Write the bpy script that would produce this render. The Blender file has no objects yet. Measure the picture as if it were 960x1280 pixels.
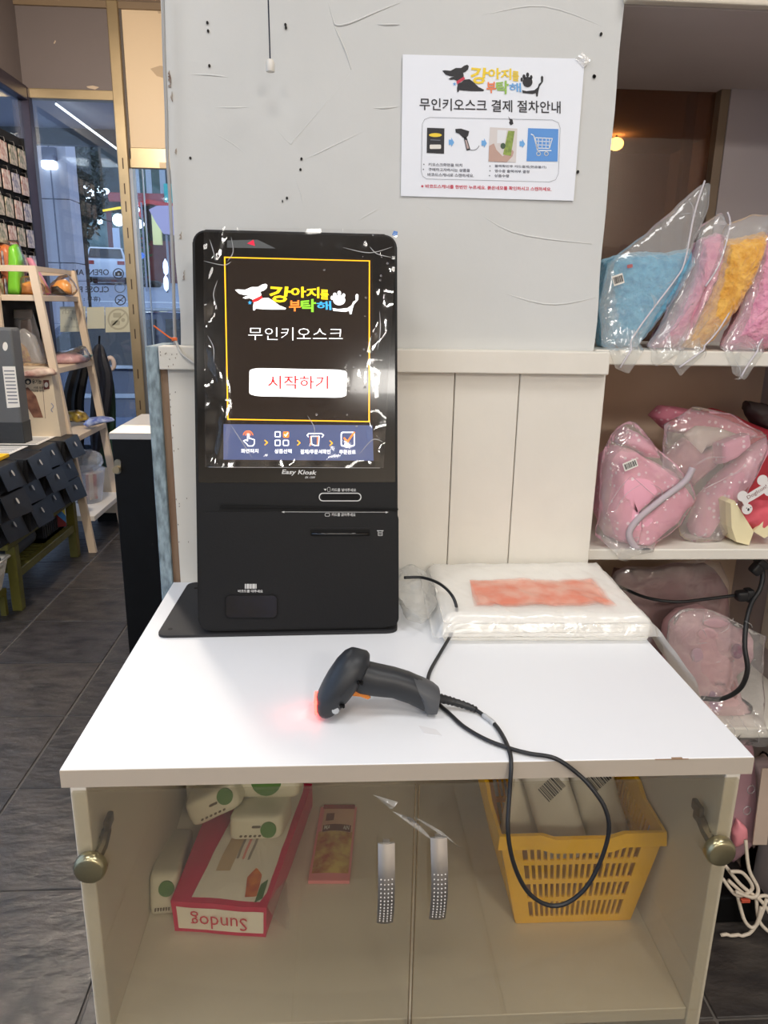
import bpy, bmesh, math, random
from mathutils import Vector, Matrix, noise
random.seed(7)
D = bpy.data
COL = bpy.context.scene.collection
SC = bpy.context.scene
R = math.radians

# ---------------------------------------------------------------- camera
CF = 924.863
CP, CY, CR = 0.2712, 0.0601, 0.0171
CAM = Vector((0.3135, -0.7366, 1.3742))
FW = Vector((math.sin(CY) * math.cos(CP), math.cos(CY) * math.cos(CP), -math.sin(CP)))
_r0 = Vector((math.cos(CY), -math.sin(CY), 0)); _u0 = _r0.cross(FW)
RT = _r0 * math.cos(CR) + _u0 * math.sin(CR)
UP = -_r0 * math.sin(CR) + _u0 * math.cos(CR)
cd = D.cameras.new('camera'); cam = D.objects.new('camera', cd); COL.objects.link(cam)
cd.sensor_fit = 'HORIZONTAL'; cd.sensor_width = 36; cd.lens = 36 * CF / 960
cd.clip_start = 0.02; cd.clip_end = 200
mw = Matrix((RT, UP, -FW)).transposed().to_4x4(); mw.translation = CAM
cam.matrix_world = mw
SC.camera = cam

def at(u, v, ax, val):
    """the point of a real plane (x, y or z = val) that the photograph shows at u, v"""
    d = FW + RT * ((u - 480) / CF) - UP * ((v - 640) / CF)
    i = 'xyz'.index(ax)
    return CAM + d * ((val - CAM[i]) / d[i])
def atp(u, v, o, n):
    d = FW + RT * ((u - 480) / CF) - UP * ((v - 640) / CF)
    return CAM + d * ((o - CAM).dot(n) / d.dot(n))

# ---------------------------------------------------------------- view, sky, lamps
SC.view_settings.view_transform = 'Standard'; SC.view_settings.look = 'None'
SC.view_settings.gamma = 1; SC.view_settings.use_curve_mapping = False
SC.view_settings.exposure = 0.28
w = D.worlds.new('dusk_sky'); SC.world = w; w.use_nodes = True
bg = w.node_tree.nodes['Background']
bg.inputs[0].default_value = (0.47, 0.53, 0.68, 1); bg.inputs[1].default_value = 2.1

def area(name, loc, sx, sy, power, col, rot=(0, 0, 0)):
    l = D.lights.new(name, 'AREA'); l.shape = 'RECTANGLE'; l.size = sx; l.size_y = sy
    l.energy = power; l.color = col
    o = D.objects.new(name, l); COL.objects.link(o); o.location = loc; o.rotation_euler = rot
    return o
LAMPS = [(-0.55, -0.35, 10), (1.15, -0.35, 11), (0.3, -1.3, 12), (-0.9, -3.5, 34), (1.55, -3.6, 64), (0.95, -4.1, 18)]
LAMP_Z = 2.93
for i, (lx, ly, pw) in enumerate(LAMPS):
    area('ceiling_light', (lx, ly, LAMP_Z - 0.012), 0.55, 0.55, pw, (1.0, 0.985, 0.965) if ly > -1 else (1.0, 0.955, 0.89))
PEND = (-0.8, 2.3, 2.62)  # pendant out of view, added for warm light on the storefront panels
_l = D.lights.new('added_pendant_light', 'POINT'); _l.energy = 95; _l.color = (1.0, 0.88, 0.74); _l.shadow_soft_size = .07
_o = D.objects.new('added_pendant_light', _l); COL.objects.link(_o); _o.location = PEND

# ---------------------------------------------------------------- materials
def C(r, g, b, a=1.0):
    f = lambda c: (c / 12.92 if c <= .04045 else ((c + .055) / 1.055) ** 2.4)
    return (f(r / 255), f(g / 255), f(b / 255), a)
MATS = {}
def mat(name, rgb, rough=.5, metal=0., var=0., vscale=8., bump=0., bscale=40., bdist=.004, coat=0., emit=0., rgb2=None, sheen=0., spec=.5, stretch=None, detail=4):
    if name in MATS: return MATS[name]
    m = D.materials.new(name); m.use_nodes = True; MATS[name] = m
    nt = m.node_tree; b = nt.nodes['Principled BSDF']
    col = C(*rgb)
    b.inputs['Base Color'].default_value = col
    b.inputs['Roughness'].default_value = rough; b.inputs['Metallic'].default_value = metal
    b.inputs['Coat Weight'].default_value = coat; b.inputs['Sheen Weight'].default_value = sheen
    b.inputs['Specular IOR Level'].default_value = spec
    if emit:
        b.inputs['Emission Color'].default_value = col; b.inputs['Emission Strength'].default_value = emit
    if var or bump or rgb2:
        tc = nt.nodes.new('ShaderNodeTexCoord'); src = tc.outputs['Object']
        if stretch:
            mp = nt.nodes.new('ShaderNodeMapping'); mp.inputs['Scale'].default_value = stretch
            nt.links.new(src, mp.inputs[0]); src = mp.outputs[0]
        if var or rgb2:
            n = nt.nodes.new('ShaderNodeTexNoise'); n.inputs['Scale'].default_value = vscale; n.inputs['Detail'].default_value = detail
            nt.links.new(src, n.inputs['Vector'])
            r = nt.nodes.new('ShaderNodeValToRGB'); r.color_ramp.elements[0].position = .35; r.color_ramp.elements[1].position = .65
            c2 = C(*rgb2) if rgb2 else tuple(min(1, c * (1 - var)) for c in col[:3]) + (1,)
            r.color_ramp.elements[0].color = c2; r.color_ramp.elements[1].color = col
            nt.links.new(n.outputs[0], r.inputs[0]); nt.links.new(r.outputs[0], b.inputs['Base Color'])
            if emit: nt.links.new(r.outputs[0], b.inputs['Emission Color'])
        if bump:
            n2 = nt.nodes.new('ShaderNodeTexNoise'); n2.inputs['Scale'].default_value = bscale; n2.inputs['Detail'].default_value = 6
            nt.links.new(src, n2.inputs['Vector'])
            bp = nt.nodes.new('ShaderNodeBump'); bp.inputs['Strength'].default_value = bump; bp.inputs['Distance'].default_value = bdist
            nt.links.new(n2.outputs[0], bp.inputs['Height']); nt.links.new(bp.outputs[0], b.inputs['Normal'])
    return m
def clear(name, tint=(1, 1, 1), haze=.05, gloss=.35, rough=.06, bump=0., bscale=30., hazecol=(1, 1, 1)):
    """thin clear sheet: see-through, fresnel shine, a little milkiness"""
    if name in MATS: return MATS[name]
    m = D.materials.new(name); m.use_nodes = True; MATS[name] = m
    nt = m.node_tree; nt.nodes.remove(nt.nodes['Principled BSDF']); out = nt.nodes['Material Output']
    t = nt.nodes.new('ShaderNodeBsdfTransparent'); t.inputs[0].default_value = (*tint, 1)
    d = nt.nodes.new('ShaderNodeBsdfDiffuse'); d.inputs[0].default_value = (*hazecol, 1)
    g = nt.nodes.new('ShaderNodeBsdfGlossy'); g.inputs['Roughness'].default_value = rough; g.inputs[0].default_value = (1, 1, 1, 1)
    m1 = nt.nodes.new('ShaderNodeMixShader'); m1.inputs[0].default_value = haze
    nt.links.new(t.outputs[0], m1.inputs[1]); nt.links.new(d.outputs[0], m1.inputs[2])
    fr = nt.nodes.new('ShaderNodeLayerWeight'); fr.inputs[0].default_value = .25
    mu = nt.nodes.new('ShaderNodeMath'); mu.operation = 'MULTIPLY_ADD'; mu.inputs[1].default_value = gloss; mu.inputs[2].default_value = .04
    nt.links.new(fr.outputs['Fresnel'], mu.inputs[0])
    m2 = nt.nodes.new('ShaderNodeMixShader'); nt.links.new(mu.outputs[0], m2.inputs[0])
    nt.links.new(m1.outputs[0], m2.inputs[1]); nt.links.new(g.outputs[0], m2.inputs[2])
    if bump:
        tc = nt.nodes.new('ShaderNodeTexCoord'); n2 = nt.nodes.new('ShaderNodeTexNoise'); n2.inputs['Scale'].default_value = bscale; n2.inputs['Distortion'].default_value = .8
        nt.links.new(tc.outputs['Object'], n2.inputs['Vector'])
        bp = nt.nodes.new('ShaderNodeBump'); bp.inputs['Strength'].default_value = bump; bp.inputs['Distance'].default_value = .01
        nt.links.new(n2.outputs[0], bp.inputs['Height']); nt.links.new(bp.outputs[0], g.inputs['Normal']); nt.links.new(bp.outputs[0], fr.inputs['Normal'])
    nt.links.new(m2.outputs[0], out.inputs[0])
    return m

# ---------------------------------------------------------------- objects and meshes
def wloc(o):
    v = Vector((0, 0, 0))
    while o: v += o.location; o = o.parent
    return v
def obj(name, bm, m, parent=None, smooth=False, loc=None):
    """link a bmesh written in world coordinates as ONE object (child of parent)"""
    me = D.meshes.new(name)
    bmesh.ops.recalc_face_normals(bm, faces=bm.faces[:])
    bm.to_mesh(me); bm.free()
    o = D.objects.new(name, me); COL.objects.link(o)
    org = wloc(parent)
    if parent is None and loc is not None: org = Vector(loc); o.location = org
    if parent is not None and loc is not None:
        o.location = Vector(loc) - org; org = Vector(loc)
    me.transform(Matrix.Translation(-org))
    if m is not None: me.materials.append(m)
    if smooth:
        for p in me.polygons: p.use_smooth = True
        if smooth != True: me.set_sharp_from_angle(angle=R(smooth))
    if parent: o.parent = parent
    return o
def thing(name, label, cat, loc=(0, 0, 0), group=None):
    o = D.objects.new(name, None); COL.objects.link(o); o.location = loc
    o.empty_display_size = .05
    return tag(o, label, cat, group)
def tag(o, label, cat, group=None):
    o['label'] = label; o['category'] = cat
    if group: o['group'] = group
    return o
def struct(name, bm, m, parent=None, smooth=False):
    o = obj(name, bm, m, parent, smooth)
    if parent is None: o['kind'] = 'structure'
    return o
def B(): return bmesh.new()
class F:
    """a frame: (u, v, w) -> world"""
    def __init__(s, o, ex, ey, ez=None):
        s.o = Vector(o); s.x = Vector(ex).normalized(); s.y = Vector(ey).normalized()
        s.z = Vector(ez).normalized() if ez is not None else s.x.cross(s.y)
    def __call__(s, u, v, w=0): return s.o + s.x * u + s.y * v + s.z * w
    def inv(s, p): d = p - s.o; return (d.dot(s.x), d.dot(s.y), d.dot(s.z))
    def px(s, u, v):
        p = atp(u, v, s.o, s.z); return s.inv(p)[:2]
WORLD = F((0, 0, 0), (1, 0, 0), (0, 1, 0))
def bx(bm, a, b, bev=0., f=WORLD, seg=2):
    x0, y0, z0 = [min(p, q) for p, q in zip(a, b)]; x1, y1, z1 = [max(p, q) for p, q in zip(a, b)]
    vs = [bm.verts.new(f(x, y, z)) for z in (z0, z1) for y in (y0, y1) for x in (x0, x1)]
    fs = [bm.faces.new([vs[i] for i in q]) for q in ((0, 2, 3, 1), (4, 5, 7, 6), (0, 1, 5, 4), (2, 6, 7, 3), (0, 4, 6, 2), (1, 3, 7, 5))]
    if bev:
        es = list({e for q in fs for e in q.edges})
        bmesh.ops.bevel(bm, geom=es, offset=bev, segments=seg, affect='EDGES', profile=.5)
    return bm
def prism(bm, pts, f, w0, w1):
    """polygon outline (u, v) given depth from w0 to w1"""
    a = [bm.verts.new(f(u, v, w0)) for u, v in pts]; b = [bm.verts.new(f(u, v, w1)) for u, v in pts]
    n = len(pts)
    bm.faces.new(a[::-1]); bm.faces.new(b)
    for i in range(n): bm.faces.new((a[i], a[(i + 1) % n], b[(i + 1) % n], b[i]))
    return bm
def ring_frame(bm, outer, inner, f, w0, w1):
    n = len(outer)
    L = [[bm.verts.new(f(u, v, w)) for u, v in pts] for pts in (outer, inner) for w in (w0, w1)]
    for i in range(n):
        j = (i + 1) % n
        for p, q in ((0, 1), (1, 3), (3, 2), (2, 0)):
            bm.faces.new((L[p][i], L[p][j], L[q][j], L[q][i]))
    return bm
def rrect(x0, y0, x1, y1, r, n=5):
    pts = []
    for cx, cy, a0 in ((x1 - r, y1 - r, 0), (x0 + r, y1 - r, 90), (x0 + r, y0 + r, 180), (x1 - r, y0 + r, 270)):
        for k in range(n + 1):
            a = R(a0 + 90 * k / n); pts.append((cx + r * math.cos(a), cy + r * math.sin(a)))
    return pts
def oval(cx, cy, rx, ry=None, n=20, a0=0):
    ry = ry or rx
    return [(cx + rx * math.cos(2 * math.pi * k / n + a0), cy + ry * math.sin(2 * math.pi * k / n + a0)) for k in range(n)]
def spline(pts, n=6, closed=False):
    P = [Vector(p) for p in pts]; out = []
    N = len(P); rng = range(N if closed else N - 1)
    g = (lambda i: P[i % N]) if closed else (lambda i: P[max(0, min(N - 1, i))])
    for i in rng:
        p0, p1, p2, p3 = g(i - 1), g(i), g(i + 1), g(i + 2)
        for k in range(n):
            t = k / n
            out.append(.5 * ((2 * p1) + (p2 - p0) * t + (2 * p0 - 5 * p1 + 4 * p2 - p3) * t * t + (3 * p1 - p0 - 3 * p2 + p3) * t ** 3))
    if not closed: out.append(P[-1])
    return out
def tube(bm, pts, r, seg=8, closed=False):
    P = [Vector(p) for p in pts]; N = len(P)
    rr = r if callable(r) else (lambda t: r)
    t0 = (P[1] - P[0]).normalized(); up = Vector((0, 0, 1)) if abs(t0.z) < .9 else Vector((1, 0, 0))
    nrm = t0.cross(up).normalized(); rings = []
    for i in range(N):
        t = (P[(i + 1) % N] - P[i - 1]) if closed else (P[min(N - 1, i + 1)] - P[max(0, i - 1)])
        t.normalize(); nrm = (nrm - t * nrm.dot(t)).normalized(); bn = t.cross(nrm)
        q = rr(i / max(1, N - 1))
        rings.append([bm.verts.new(P[i] + (nrm * math.cos(2 * math.pi * k / seg) + bn * math.sin(2 * math.pi * k / seg)) * q) for k in range(seg)])
    loftr(bm, rings, closed)
    return bm
def loftr(bm, rings, closed=False, caps=True):
    n = len(rings[0])
    for a, b in list(zip(rings, rings[1:])) + ([(rings[-1], rings[0])] if closed else []):
        for k in range(n): bm.faces.new((a[k], a[(k + 1) % n], b[(k + 1) % n], b[k]))
    if not closed and caps: bm.faces.new(rings[0][::-1]); bm.faces.new(rings[-1])
def loft(bm, rings, caps=True):
    loftr(bm, [[bm.verts.new(p) for p in r] for r in rings], False, caps); return bm
def lathe(bm, prof, f, seg=20):
    """profile (radius, height) turned round the frame's z axis"""
    return loft(bm, [[f(max(r, 1e-5) * math.cos(2 * math.pi * k / seg), max(r, 1e-5) * math.sin(2 * math.pi * k / seg), h) for k in range(seg)] for r, h in prof])
def ball(bm, c, rx, ry=None, rz=None, seg=16, n=10):
    ry = ry or rx; rz = rz or rx; c = Vector(c)
    return loft(bm, [[c + Vector((rx * math.sin(a) * math.cos(2 * math.pi * k / seg), ry * math.sin(a) * math.sin(2 * math.pi * k / seg), -rz * math.cos(a))) for k in range(seg)] for a in [max(.01, min(math.pi - .01, math.pi * i / n)) for i in range(n + 1)]])
def resample(pts, n):
    P = [Vector(p) for p in pts]; L = [(P[(i + 1) % len(P)] - P[i]).length for i in range(len(P))]; T = sum(L); out = []
    i = 0; acc = 0
    for k in range(n):
        s = T * k / n
        while acc + L[i] < s: acc += L[i]; i += 1
        out.append(P[i].lerp(P[(i + 1) % len(P)], (s - acc) / max(L[i], 1e-9)))
    return out
def puff(bm, pts, f, d, n=40, rings=7, amp=.0, fr=25., flat=.55, seed=0., back=1.):
    """a stuffed shape: outline (u, v), full depth 2d, plump in the middle"""
    O = resample([(u, v, 0) for u, v in pts], n); c = sum(O, Vector()) / n
    ra = []
    ts = [-1 + 2 * i / (2 * rings) for i in range(2 * rings + 1)]
    for t in ts:
        a = t * math.pi / 2 * .97
        s = max(.02, math.cos(a)) ** flat; wz = math.sin(a) * d * (back if t < 0 else 1)
        ring = []
        for p in O:
            q = c + (p - c) * s
            P = f(q.x, q.y, wz)
            if amp:
                nv = noise.noise_vector(P * fr + Vector((seed, seed * 2, 0))) + .5 * noise.noise_vector(P * fr * 2.3 + Vector((0, seed, 3)))
                P = P + nv * amp
            ring.append(P)
        ra.append(ring)
    return loft(bm, ra)
def sheet(bm, fn, nu, nv, thick=0):
    g = [[bm.verts.new(fn(i / nu, j / nv)) for j in range(nv + 1)] for i in range(nu + 1)]
    for i in range(nu):
        for j in range(nv): bm.faces.new((g[i][j], g[i + 1][j], g[i + 1][j + 1], g[i][j + 1]))
    return bm
_tx = {}
def text_geo(body, bold=0., spacing=1.):
    k = (body, bold, spacing)
    if k in _tx: return _tx[k]
    cu = D.curves.new('t', 'FONT'); cu.body = body; cu.offset = bold; cu.space_character = spacing; cu.resolution_u = 2
    o = D.objects.new('t', cu); COL.objects.link(o); bpy.context.view_layer.update()
    me = D.meshes.new_from_object(o.evaluated_get(bpy.context.evaluated_depsgraph_get()))
    vs = [(v.co.x, v.co.y) for v in me.vertices]; fs = [tuple(p.vertices) for p in me.polygons]
    D.objects.remove(o); D.curves.remove(cu); D.meshes.remove(me)
    xs = [v[0] for v in vs] or [0, 1]; ys = [v[1] for v in vs] or [0, 1]
    x0, x1, y0, y1 = min(xs), max(xs), min(ys), max(ys)
    vs = [((x - x0) / max(x1 - x0, 1e-6), (y - y0) / max(y1 - y0, 1e-6)) for x, y in vs]
    _tx[k] = (vs, fs); return _tx[k]
def text(bm, body, q, bold=0.):
    """lettering laid into the quad q = four world points: lower left, lower right, upper right, upper left"""
    vs, fs = text_geo(body, bold); a, b, c, d = [Vector(p) for p in q]
    V = [bm.verts.new((a * (1 - u) + b * u) * (1 - v) + (d * (1 - u) + c * u) * v) for u, v in vs]
    for f in fs:
        try: bm.faces.new([V[i] for i in f])
        except ValueError: pass
    return bm
def decal(name, polys, m, parent, f, w):
    bm = B()
    for p in polys: bm.faces.new([bm.verts.new(f(u, v, w)) for u, v in p])
    return obj(name, bm, m, parent)
def lettering(body, px, m, parent, f, w, bold=0., conv=None, name='lettering', flip=False, turn=False):
    """px = (x0, y_top, x1, y_bottom) or four photograph points (ll, lr, ur, ul) on the frame's plane"""
    if len(px) == 4 and not isinstance(px[0], tuple):
        x0, y0, x1, y1 = px; px = ((x0, y1), (x1, y1), (x1, y0), (x0, y0))
    q = [f(*f.px(*(conv(*p) if conv else p)), w) for p in px]
    if flip: q = [q[1], q[0], q[3], q[2]]
    if turn: q = [q[2], q[3], q[0], q[1]]
    bm = B(); text(bm, body, q, bold); return obj(name, bm, m, parent)
def pxpoly(f, pts, conv=None): return [f.px(*(conv(*p) if conv else p)) for p in pts]
def conv(x0, y0, s): return lambda u, v: (x0 + u / s, y0 + v / s)
def arc(cx, cy, r, a0, a1, n=8): return [(cx + r * math.cos(R(a0 + (a1 - a0) * k / n)), cy + r * math.sin(R(a0 + (a1 - a0) * k / n))) for k in range(n + 1)]
def stroke(pts, wd, closed=False):
    """polyline -> one polygon per segment (flat line drawing)"""
    out = []; P = [Vector((*p, 0)) for p in pts]
    if closed: P.append(P[0])
    for a, b in zip(P, P[1:]):
        d = (b - a)
        if d.length < 1e-7: continue
        d.normalize(); n = Vector((-d.y, d.x, 0)) * wd / 2; e = d * wd * .3
        out.append([(p.x, p.y) for p in (a - e - n, b + e - n, b + e + n, a - e + n)])
    return out
def copy_tree(o, parent=None):
    c = o.copy(); COL.objects.link(c)
    if parent: c.parent = parent
    for ch in o.children: copy_tree(ch, c)
    return c
# ================================================================ the room
white_plaster = mat('white_plaster', (209, 210, 208), .75, var=.05, vscale=3, bump=.25, bscale=18)
white_paint = mat('white_paint', (228, 223, 212), .5, var=.06, vscale=6, bump=.12, bscale=50)
cream_paint = mat('cream_paint', (222, 212, 194), .55, var=.08, vscale=5, bump=.1)
brass = mat('brass_frame', (194, 174, 138), .34, .7, var=.15, vscale=5)
dark_frame = mat('dark_frame', (58, 50, 62), .4, .3)
grout = mat('grout', (104, 99, 94), .9)
slate = [mat('slate_%d' % i, c, .40, vscale=9, bump=.9, bscale=14, bdist=.007, rgb2=c2, stretch=(1, 2., 1), detail=8) for i, (c, c2) in enumerate((((72, 67, 63), (44, 41, 41)), ((78, 71, 66), (50, 47, 45)), ((66, 62, 61), (40, 38, 39))))]

# floor: a grout bed with slate tiles laid on it one by one
bm = B(); bx(bm, (-1.56, -5.2, -.06), (2.4, 4.36, -.004)); floor = struct('floor', bm, grout)
TX, TY, OX, OY = .425, .398, -.63, .785
tm = []
for i in range(3):
    bm = B(); bx(bm, (.003, .003, -.02), (TX - .003, TY - .003, 0), .002, seg=1)
    me = D.meshes.new('tile'); bm.to_mesh(me); bm.free(); me.materials.append(slate[i]); tm.append(me)
for i in range(-3, 7):
    for j in range(-15, 9):
        x, y = OX + i * TX, OY + j * TY
        if x < -1.56 or x + TX > 2.4 or y < -5.2 or y + TY > 4.36: continue
        o = D.objects.new('tile', tm[random.randrange(3)]); COL.objects.link(o); o.parent = floor
        o.location = (x, y, random.uniform(-.0006, .0006))
bm = B(); bx(bm, (-1.6, -5.3, 3.02), (2.5, 4.3, 3.1)); struct('ceiling', bm, mat('ceiling_paint', (168, 152, 136), .8))
bm = B(); bx(bm, (-1.6, -5.3, -.06), (2.5, -5.2, 3.02)); struct('wall_front', bm, mat('shop_wall', (206, 194, 178), .8))
bm = B(); bx(bm, (2.4, -5.2, -.06), (2.5, 4.3, 3.02)); struct('wall_right', bm, mat('shop_wall2', (214, 200, 184), .8))
for (lx, ly, pw), wh in zip(LAMPS, ('left of the counter front', 'right of the counter front', 'behind the camera in the middle', 'at the far left', 'at the far right', 'at the very back')):
    t = thing('ceiling_lamp', 'square white ceiling lamp ' + wh, 'lamp', (lx, ly, 3.02), 'shop ceiling lamps')
    bm = B(); bx(bm, (lx - .32, ly - .32, LAMP_Z), (lx + .32, ly + .32, 3.0195), .01); obj('housing', bm, mat('lamp_housing', (240, 238, 232), .4), t)

t = thing('added_pendant', 'round warm pendant lamp added out of view near the storefront', 'lamp', PEND)
bm = B(); P0 = Vector(PEND); lathe(bm, [(.012, .10), (.03, .1), (.13, -.0), (.135, -.01), (.125, -.005), (.028, .09), (.012, .09)], F(P0 + Vector((0, 0, .06)), (1, 0, 0), (0, 1, 0), (0, 0, 1)), 24); obj('lamp_shade', bm, mat('lamp_housing', (240, 238, 232), .4), t, smooth=40)
bm = B(); tube(bm, [P0 + Vector((0, 0, .15)), Vector((PEND[0], PEND[1], 3.0195))], .004, 6); obj('cord', bm, mat('black_cord', (20, 20, 20), .5), t)
# pillar with plaster ridges, screw holes
XL, XR, PY = .033, .767, .604
bm = B()
def pl(u, v):
    x = XL + (XR - XL) * u; z = 1.2 + 1.85 * v
    e = .0016 * noise.noise(Vector((x * 3, 0, z * 3))) + (.006 * noise.noise(Vector((z * 5, 1, 2))) if False else 0)
    xe = x + (.004 * noise.noise(Vector((z * 7, 5, 0))) if u in (0, 1) else 0)
    return Vector((xe, PY - e, z))
bx(bm, (XL + .004, PY + .004, 0), (XR - .003, 1.74, 3.02)); pillar = struct('wall_back', bm, white_plaster)
bm = B(); sheet(bm, pl, 30, 60)
for e in [e for e in bm.edges if e.is_boundary]: pass
r = bmesh.ops.extrude_edge_only(bm, edges=[e for e in bm.edges if e.is_boundary])
for v in [g for g in r['geom'] if isinstance(g, bmesh.types.BMVert)]: v.co.y = PY + .03
obj('plaster', bm, white_plaster, pillar, smooth=60)
WF = F((0, PY, 0), (1, 0, 0), (0, 0, 1))
cw = conv(200, 0, 3.2)
ridges = [[(385, 400), (440, 480), (515, 570), (540, 555), (640, 440), (760, 295)], [(520, 662), (600, 628), (700, 580), (868, 500)], [(520, 662), (545, 720), (570, 800), (590, 890)],
          [(670, 0), (690, 70), (705, 100), (760, 92), (860, 50), (960, 10)], [(850, 432), (900, 432), (960, 426)], [(775, 896), (830, 860), (945, 798)], [(190, 520), (290, 575), (400, 665)], [(870, 98), (960, 98)],
          [(690, 90), (740, 200), (765, 280)], [(120, 298), (200, 300), (295, 312)], [(190, 430), (300, 430), (385, 428)]]
bm = B()
for rd in ridges:
    P = spline([WF(*WF.px(*cw(*q)), -.0006) for q in rd], 5)
    tube(bm, P, lambda t: .0015 * math.sin(math.pi * min(.98, max(.02, t))) + .0003, 6)
for rd in ([(578, 250), (640, 290), (740, 305)], [(500, 238), (540, 262), (575, 285)], [(600, 20), (680, 8), (770, 40)], [(590, 352), (680, 380), (745, 372)]):
    tube(bm, spline([WF(*WF.px(*q), -.0006) for q in rd], 5), lambda t: .0014 * math.sin(math.pi * min(.98, max(.02, t))) + .0003, 6)
obj('trowel_ridges', bm, white_plaster, pillar, smooth=True)
bm = B()
for q in ((190, 92), (193, 125), (198, 264), (502, 100), (504, 112), (122, 633), (566, 636), (562, 679), (508, 793), (490, 805)):
    u, v = WF.px(*cw(*q)); prism(bm, oval(u, v, .0019 if q[0] != 490 else .001, .0023, 10), WF, .0006, .0022)
for q in ((751, 43), (743, 96), (742, 95.5), (722, 215)):
    u, v = WF.px(*q); prism(bm, oval(u, v, .0022, .0027, 10), WF, .0006, .0022)
obj('screw_holes', bm, mat('hole_black', (24, 22, 20), .8), pillar)
bm = B()
for q in ((208, 96, 5), (209, 103, 6), (211, 122, 5), (216, 190, 3), (222, 295, 4), (226, 345, 5)):
    u, v = WF.px(q[0] + 3, q[1]); prism(bm, [(u + random.uniform(-1, 1) * q[2] * .0004, v + (k - 3) * .0008 * q[2] * .5) for k in range(6)] + [(u + .0018 + random.uniform(0, .001), v + (3 - k) * .0006 * q[2]) for k in range(6)], WF, .0004, .0018)
obj('paint_chips', bm, mat('chip_brown', (120, 92, 78), .8, rgb2=(170, 160, 150), vscale=60), pillar)

# wainscot: planks, cap board, side board
bm = B(); bx(bm, (.03, .598, 0), (.786, .6035, 1.262)); wains = struct('trim_1', bm, mat('gap_brown', (112, 84, 64), .8))
edges = [.012, .163, .281, .398, .515, .632, .789]
for a, b in zip(edges, edges[1:]):
    bm = B(); bx(bm, (a + .0008, .5845, 0), (b - .0008, .598, 1.2625), .0012, seg=1); obj('plank', bm, white_paint, wains)
bm = B(); bx(bm, (.003, .566, 1.2635), (.786, .6035, 1.303), .002, seg=2); obj('cap_board', bm, white_paint, wains)
bm = B(); bx(bm, (.036, .578, 1.2), (.04, .5845, 1.262)); 
bm.free()
bm = B(); bx(bm, (-.024, .585, 0), (-.002, .72, 1.301), .0015, seg=1)
obj('side_board', bm, mat('worn_blue', (160, 178, 186), .7, rgb2=(112, 126, 132), vscale=120, bump=.5, bscale=90, stretch=(1, 1, .35)), wains)
bm = B(); bx(bm, (-.002, .594, 0), (.0115, .70, 1.2625)); obj('brown_board', bm, mat('raw_brown', (122, 92, 72), .8, rgb2=(150, 126, 104), vscale=30, stretch=(1, 1, .15)), wains)
bm = B()
for k in range(16):
    z = random.uniform(.92, 1.26); xo = .0135 + random.uniform(0, 1) ** 3 * .02; prism(bm, [(x + xo, z + dz) for x, dz in ((0, 0), (.0006, -.002), (.0014, .0), (.0007, .0015))], F((0, .5845, 0), (1, 0, 0), (0, 0, 1)), .0002, .0008)
for k in range(10):
    z = random.uniform(1.268, 1.299); xo = .006 + random.uniform(0, 1) ** 2 * .03; prism(bm, [(x + xo, z + dz) for x, dz in ((0, 0), (.0006, -.0016), (.0014, .0), (.0007, .0013))], F((0, .566, 0), (1, 0, 0), (0, 0, 1)), .0002, .0008)
obj('paint_chips', bm, mat('chip_dark', (120, 104, 92), .8), wains)

# niche to the right of the pillar
niche = mat('niche_paint', (196, 184, 178), .75, var=.08, vscale=3)
low_wall = mat('niche_low', (222, 200, 176), .75, var=.12, vscale=3, rgb2=(204, 178, 154))
NX, NB = 1.34, 1.03
bm = B(); bx(bm, (.768, .606, 1.846), (1.6, 1.74, 2.1)); struct('trim_2', bm, niche)
bm = B(); bx(bm, (.764, .585, 1.8475), (1.6, .605, 3.02), .003); struct('trim_3', bm, cream_paint)
bm = B(); bx(bm, (NX, .6, 0), (1.6, 1.74, 1.846)); struct('wall_niche', bm, mat('niche_side', (182, 172, 172), .7, var=.06, vscale=4))
bm = B(); bx(bm, (.768, NB, 0), (NX, 1.1, 1.29)); struct('wall_niche_back', bm, low_wall)
WX = at(915, 110, 'y', NB).x
bm = B(); bx(bm, (WX, NB, 1.29), (NX, 1.1, 1.846)); struct('wall_niche_side', bm, mat('niche_side', (182, 172, 172)))
bm = B(); bx(bm, (.767, NB + .03, 1.29), (WX, NB + .034, 1.846)); win = struct('window_1', bm, clear('smoked_glass', (.5, .36, .27), .16, .1, .03, hazecol=(.46, .23, .15)))  # brown haze colour in the pane stands in for a reflection
bm = B(); bx(bm, (WX - .02, NB + .004, 1.29), (WX, NB + .05, 1.846)); obj('window_frame', bm, mat('frame_tan', (132, 112, 90), .5), win)
bm = B(); bx(bm, (WX - .075, NB + .037, 1.29), (WX - .055, NB + .06, 1.846), .004); obj('mullion', bm, mat('frame_grey', (112, 104, 96), .35, .5), win)
bm = B(); bx(bm, (.2, 1.75, .0), (2.3, 1.8, 3.0)); struct('wall_behind', bm, mat('behind_brown', (96, 62, 48), .8))
bp = at(770, 180, 'y', 1.5)
t = thing('reflected_bulb', 'small warm bulb behind the dark glass, standing in for a reflected lamp', 'lamp', bp)  # bulb added behind the pane in place of a warm lamp's reflection
bm = B(); ball(bm, bp, .021, .021, .017); obj('bulb', bm, mat('bulb_glow', (255, 216, 140), emit=26), t, smooth=True)
bm = B(); tube(bm, [bp + Vector((0, 0, .015)), bp + Vector((0, 0, .6))], .003, 6); obj('cord', bm, mat('black_cord', (20, 20, 20), .5), t)

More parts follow.
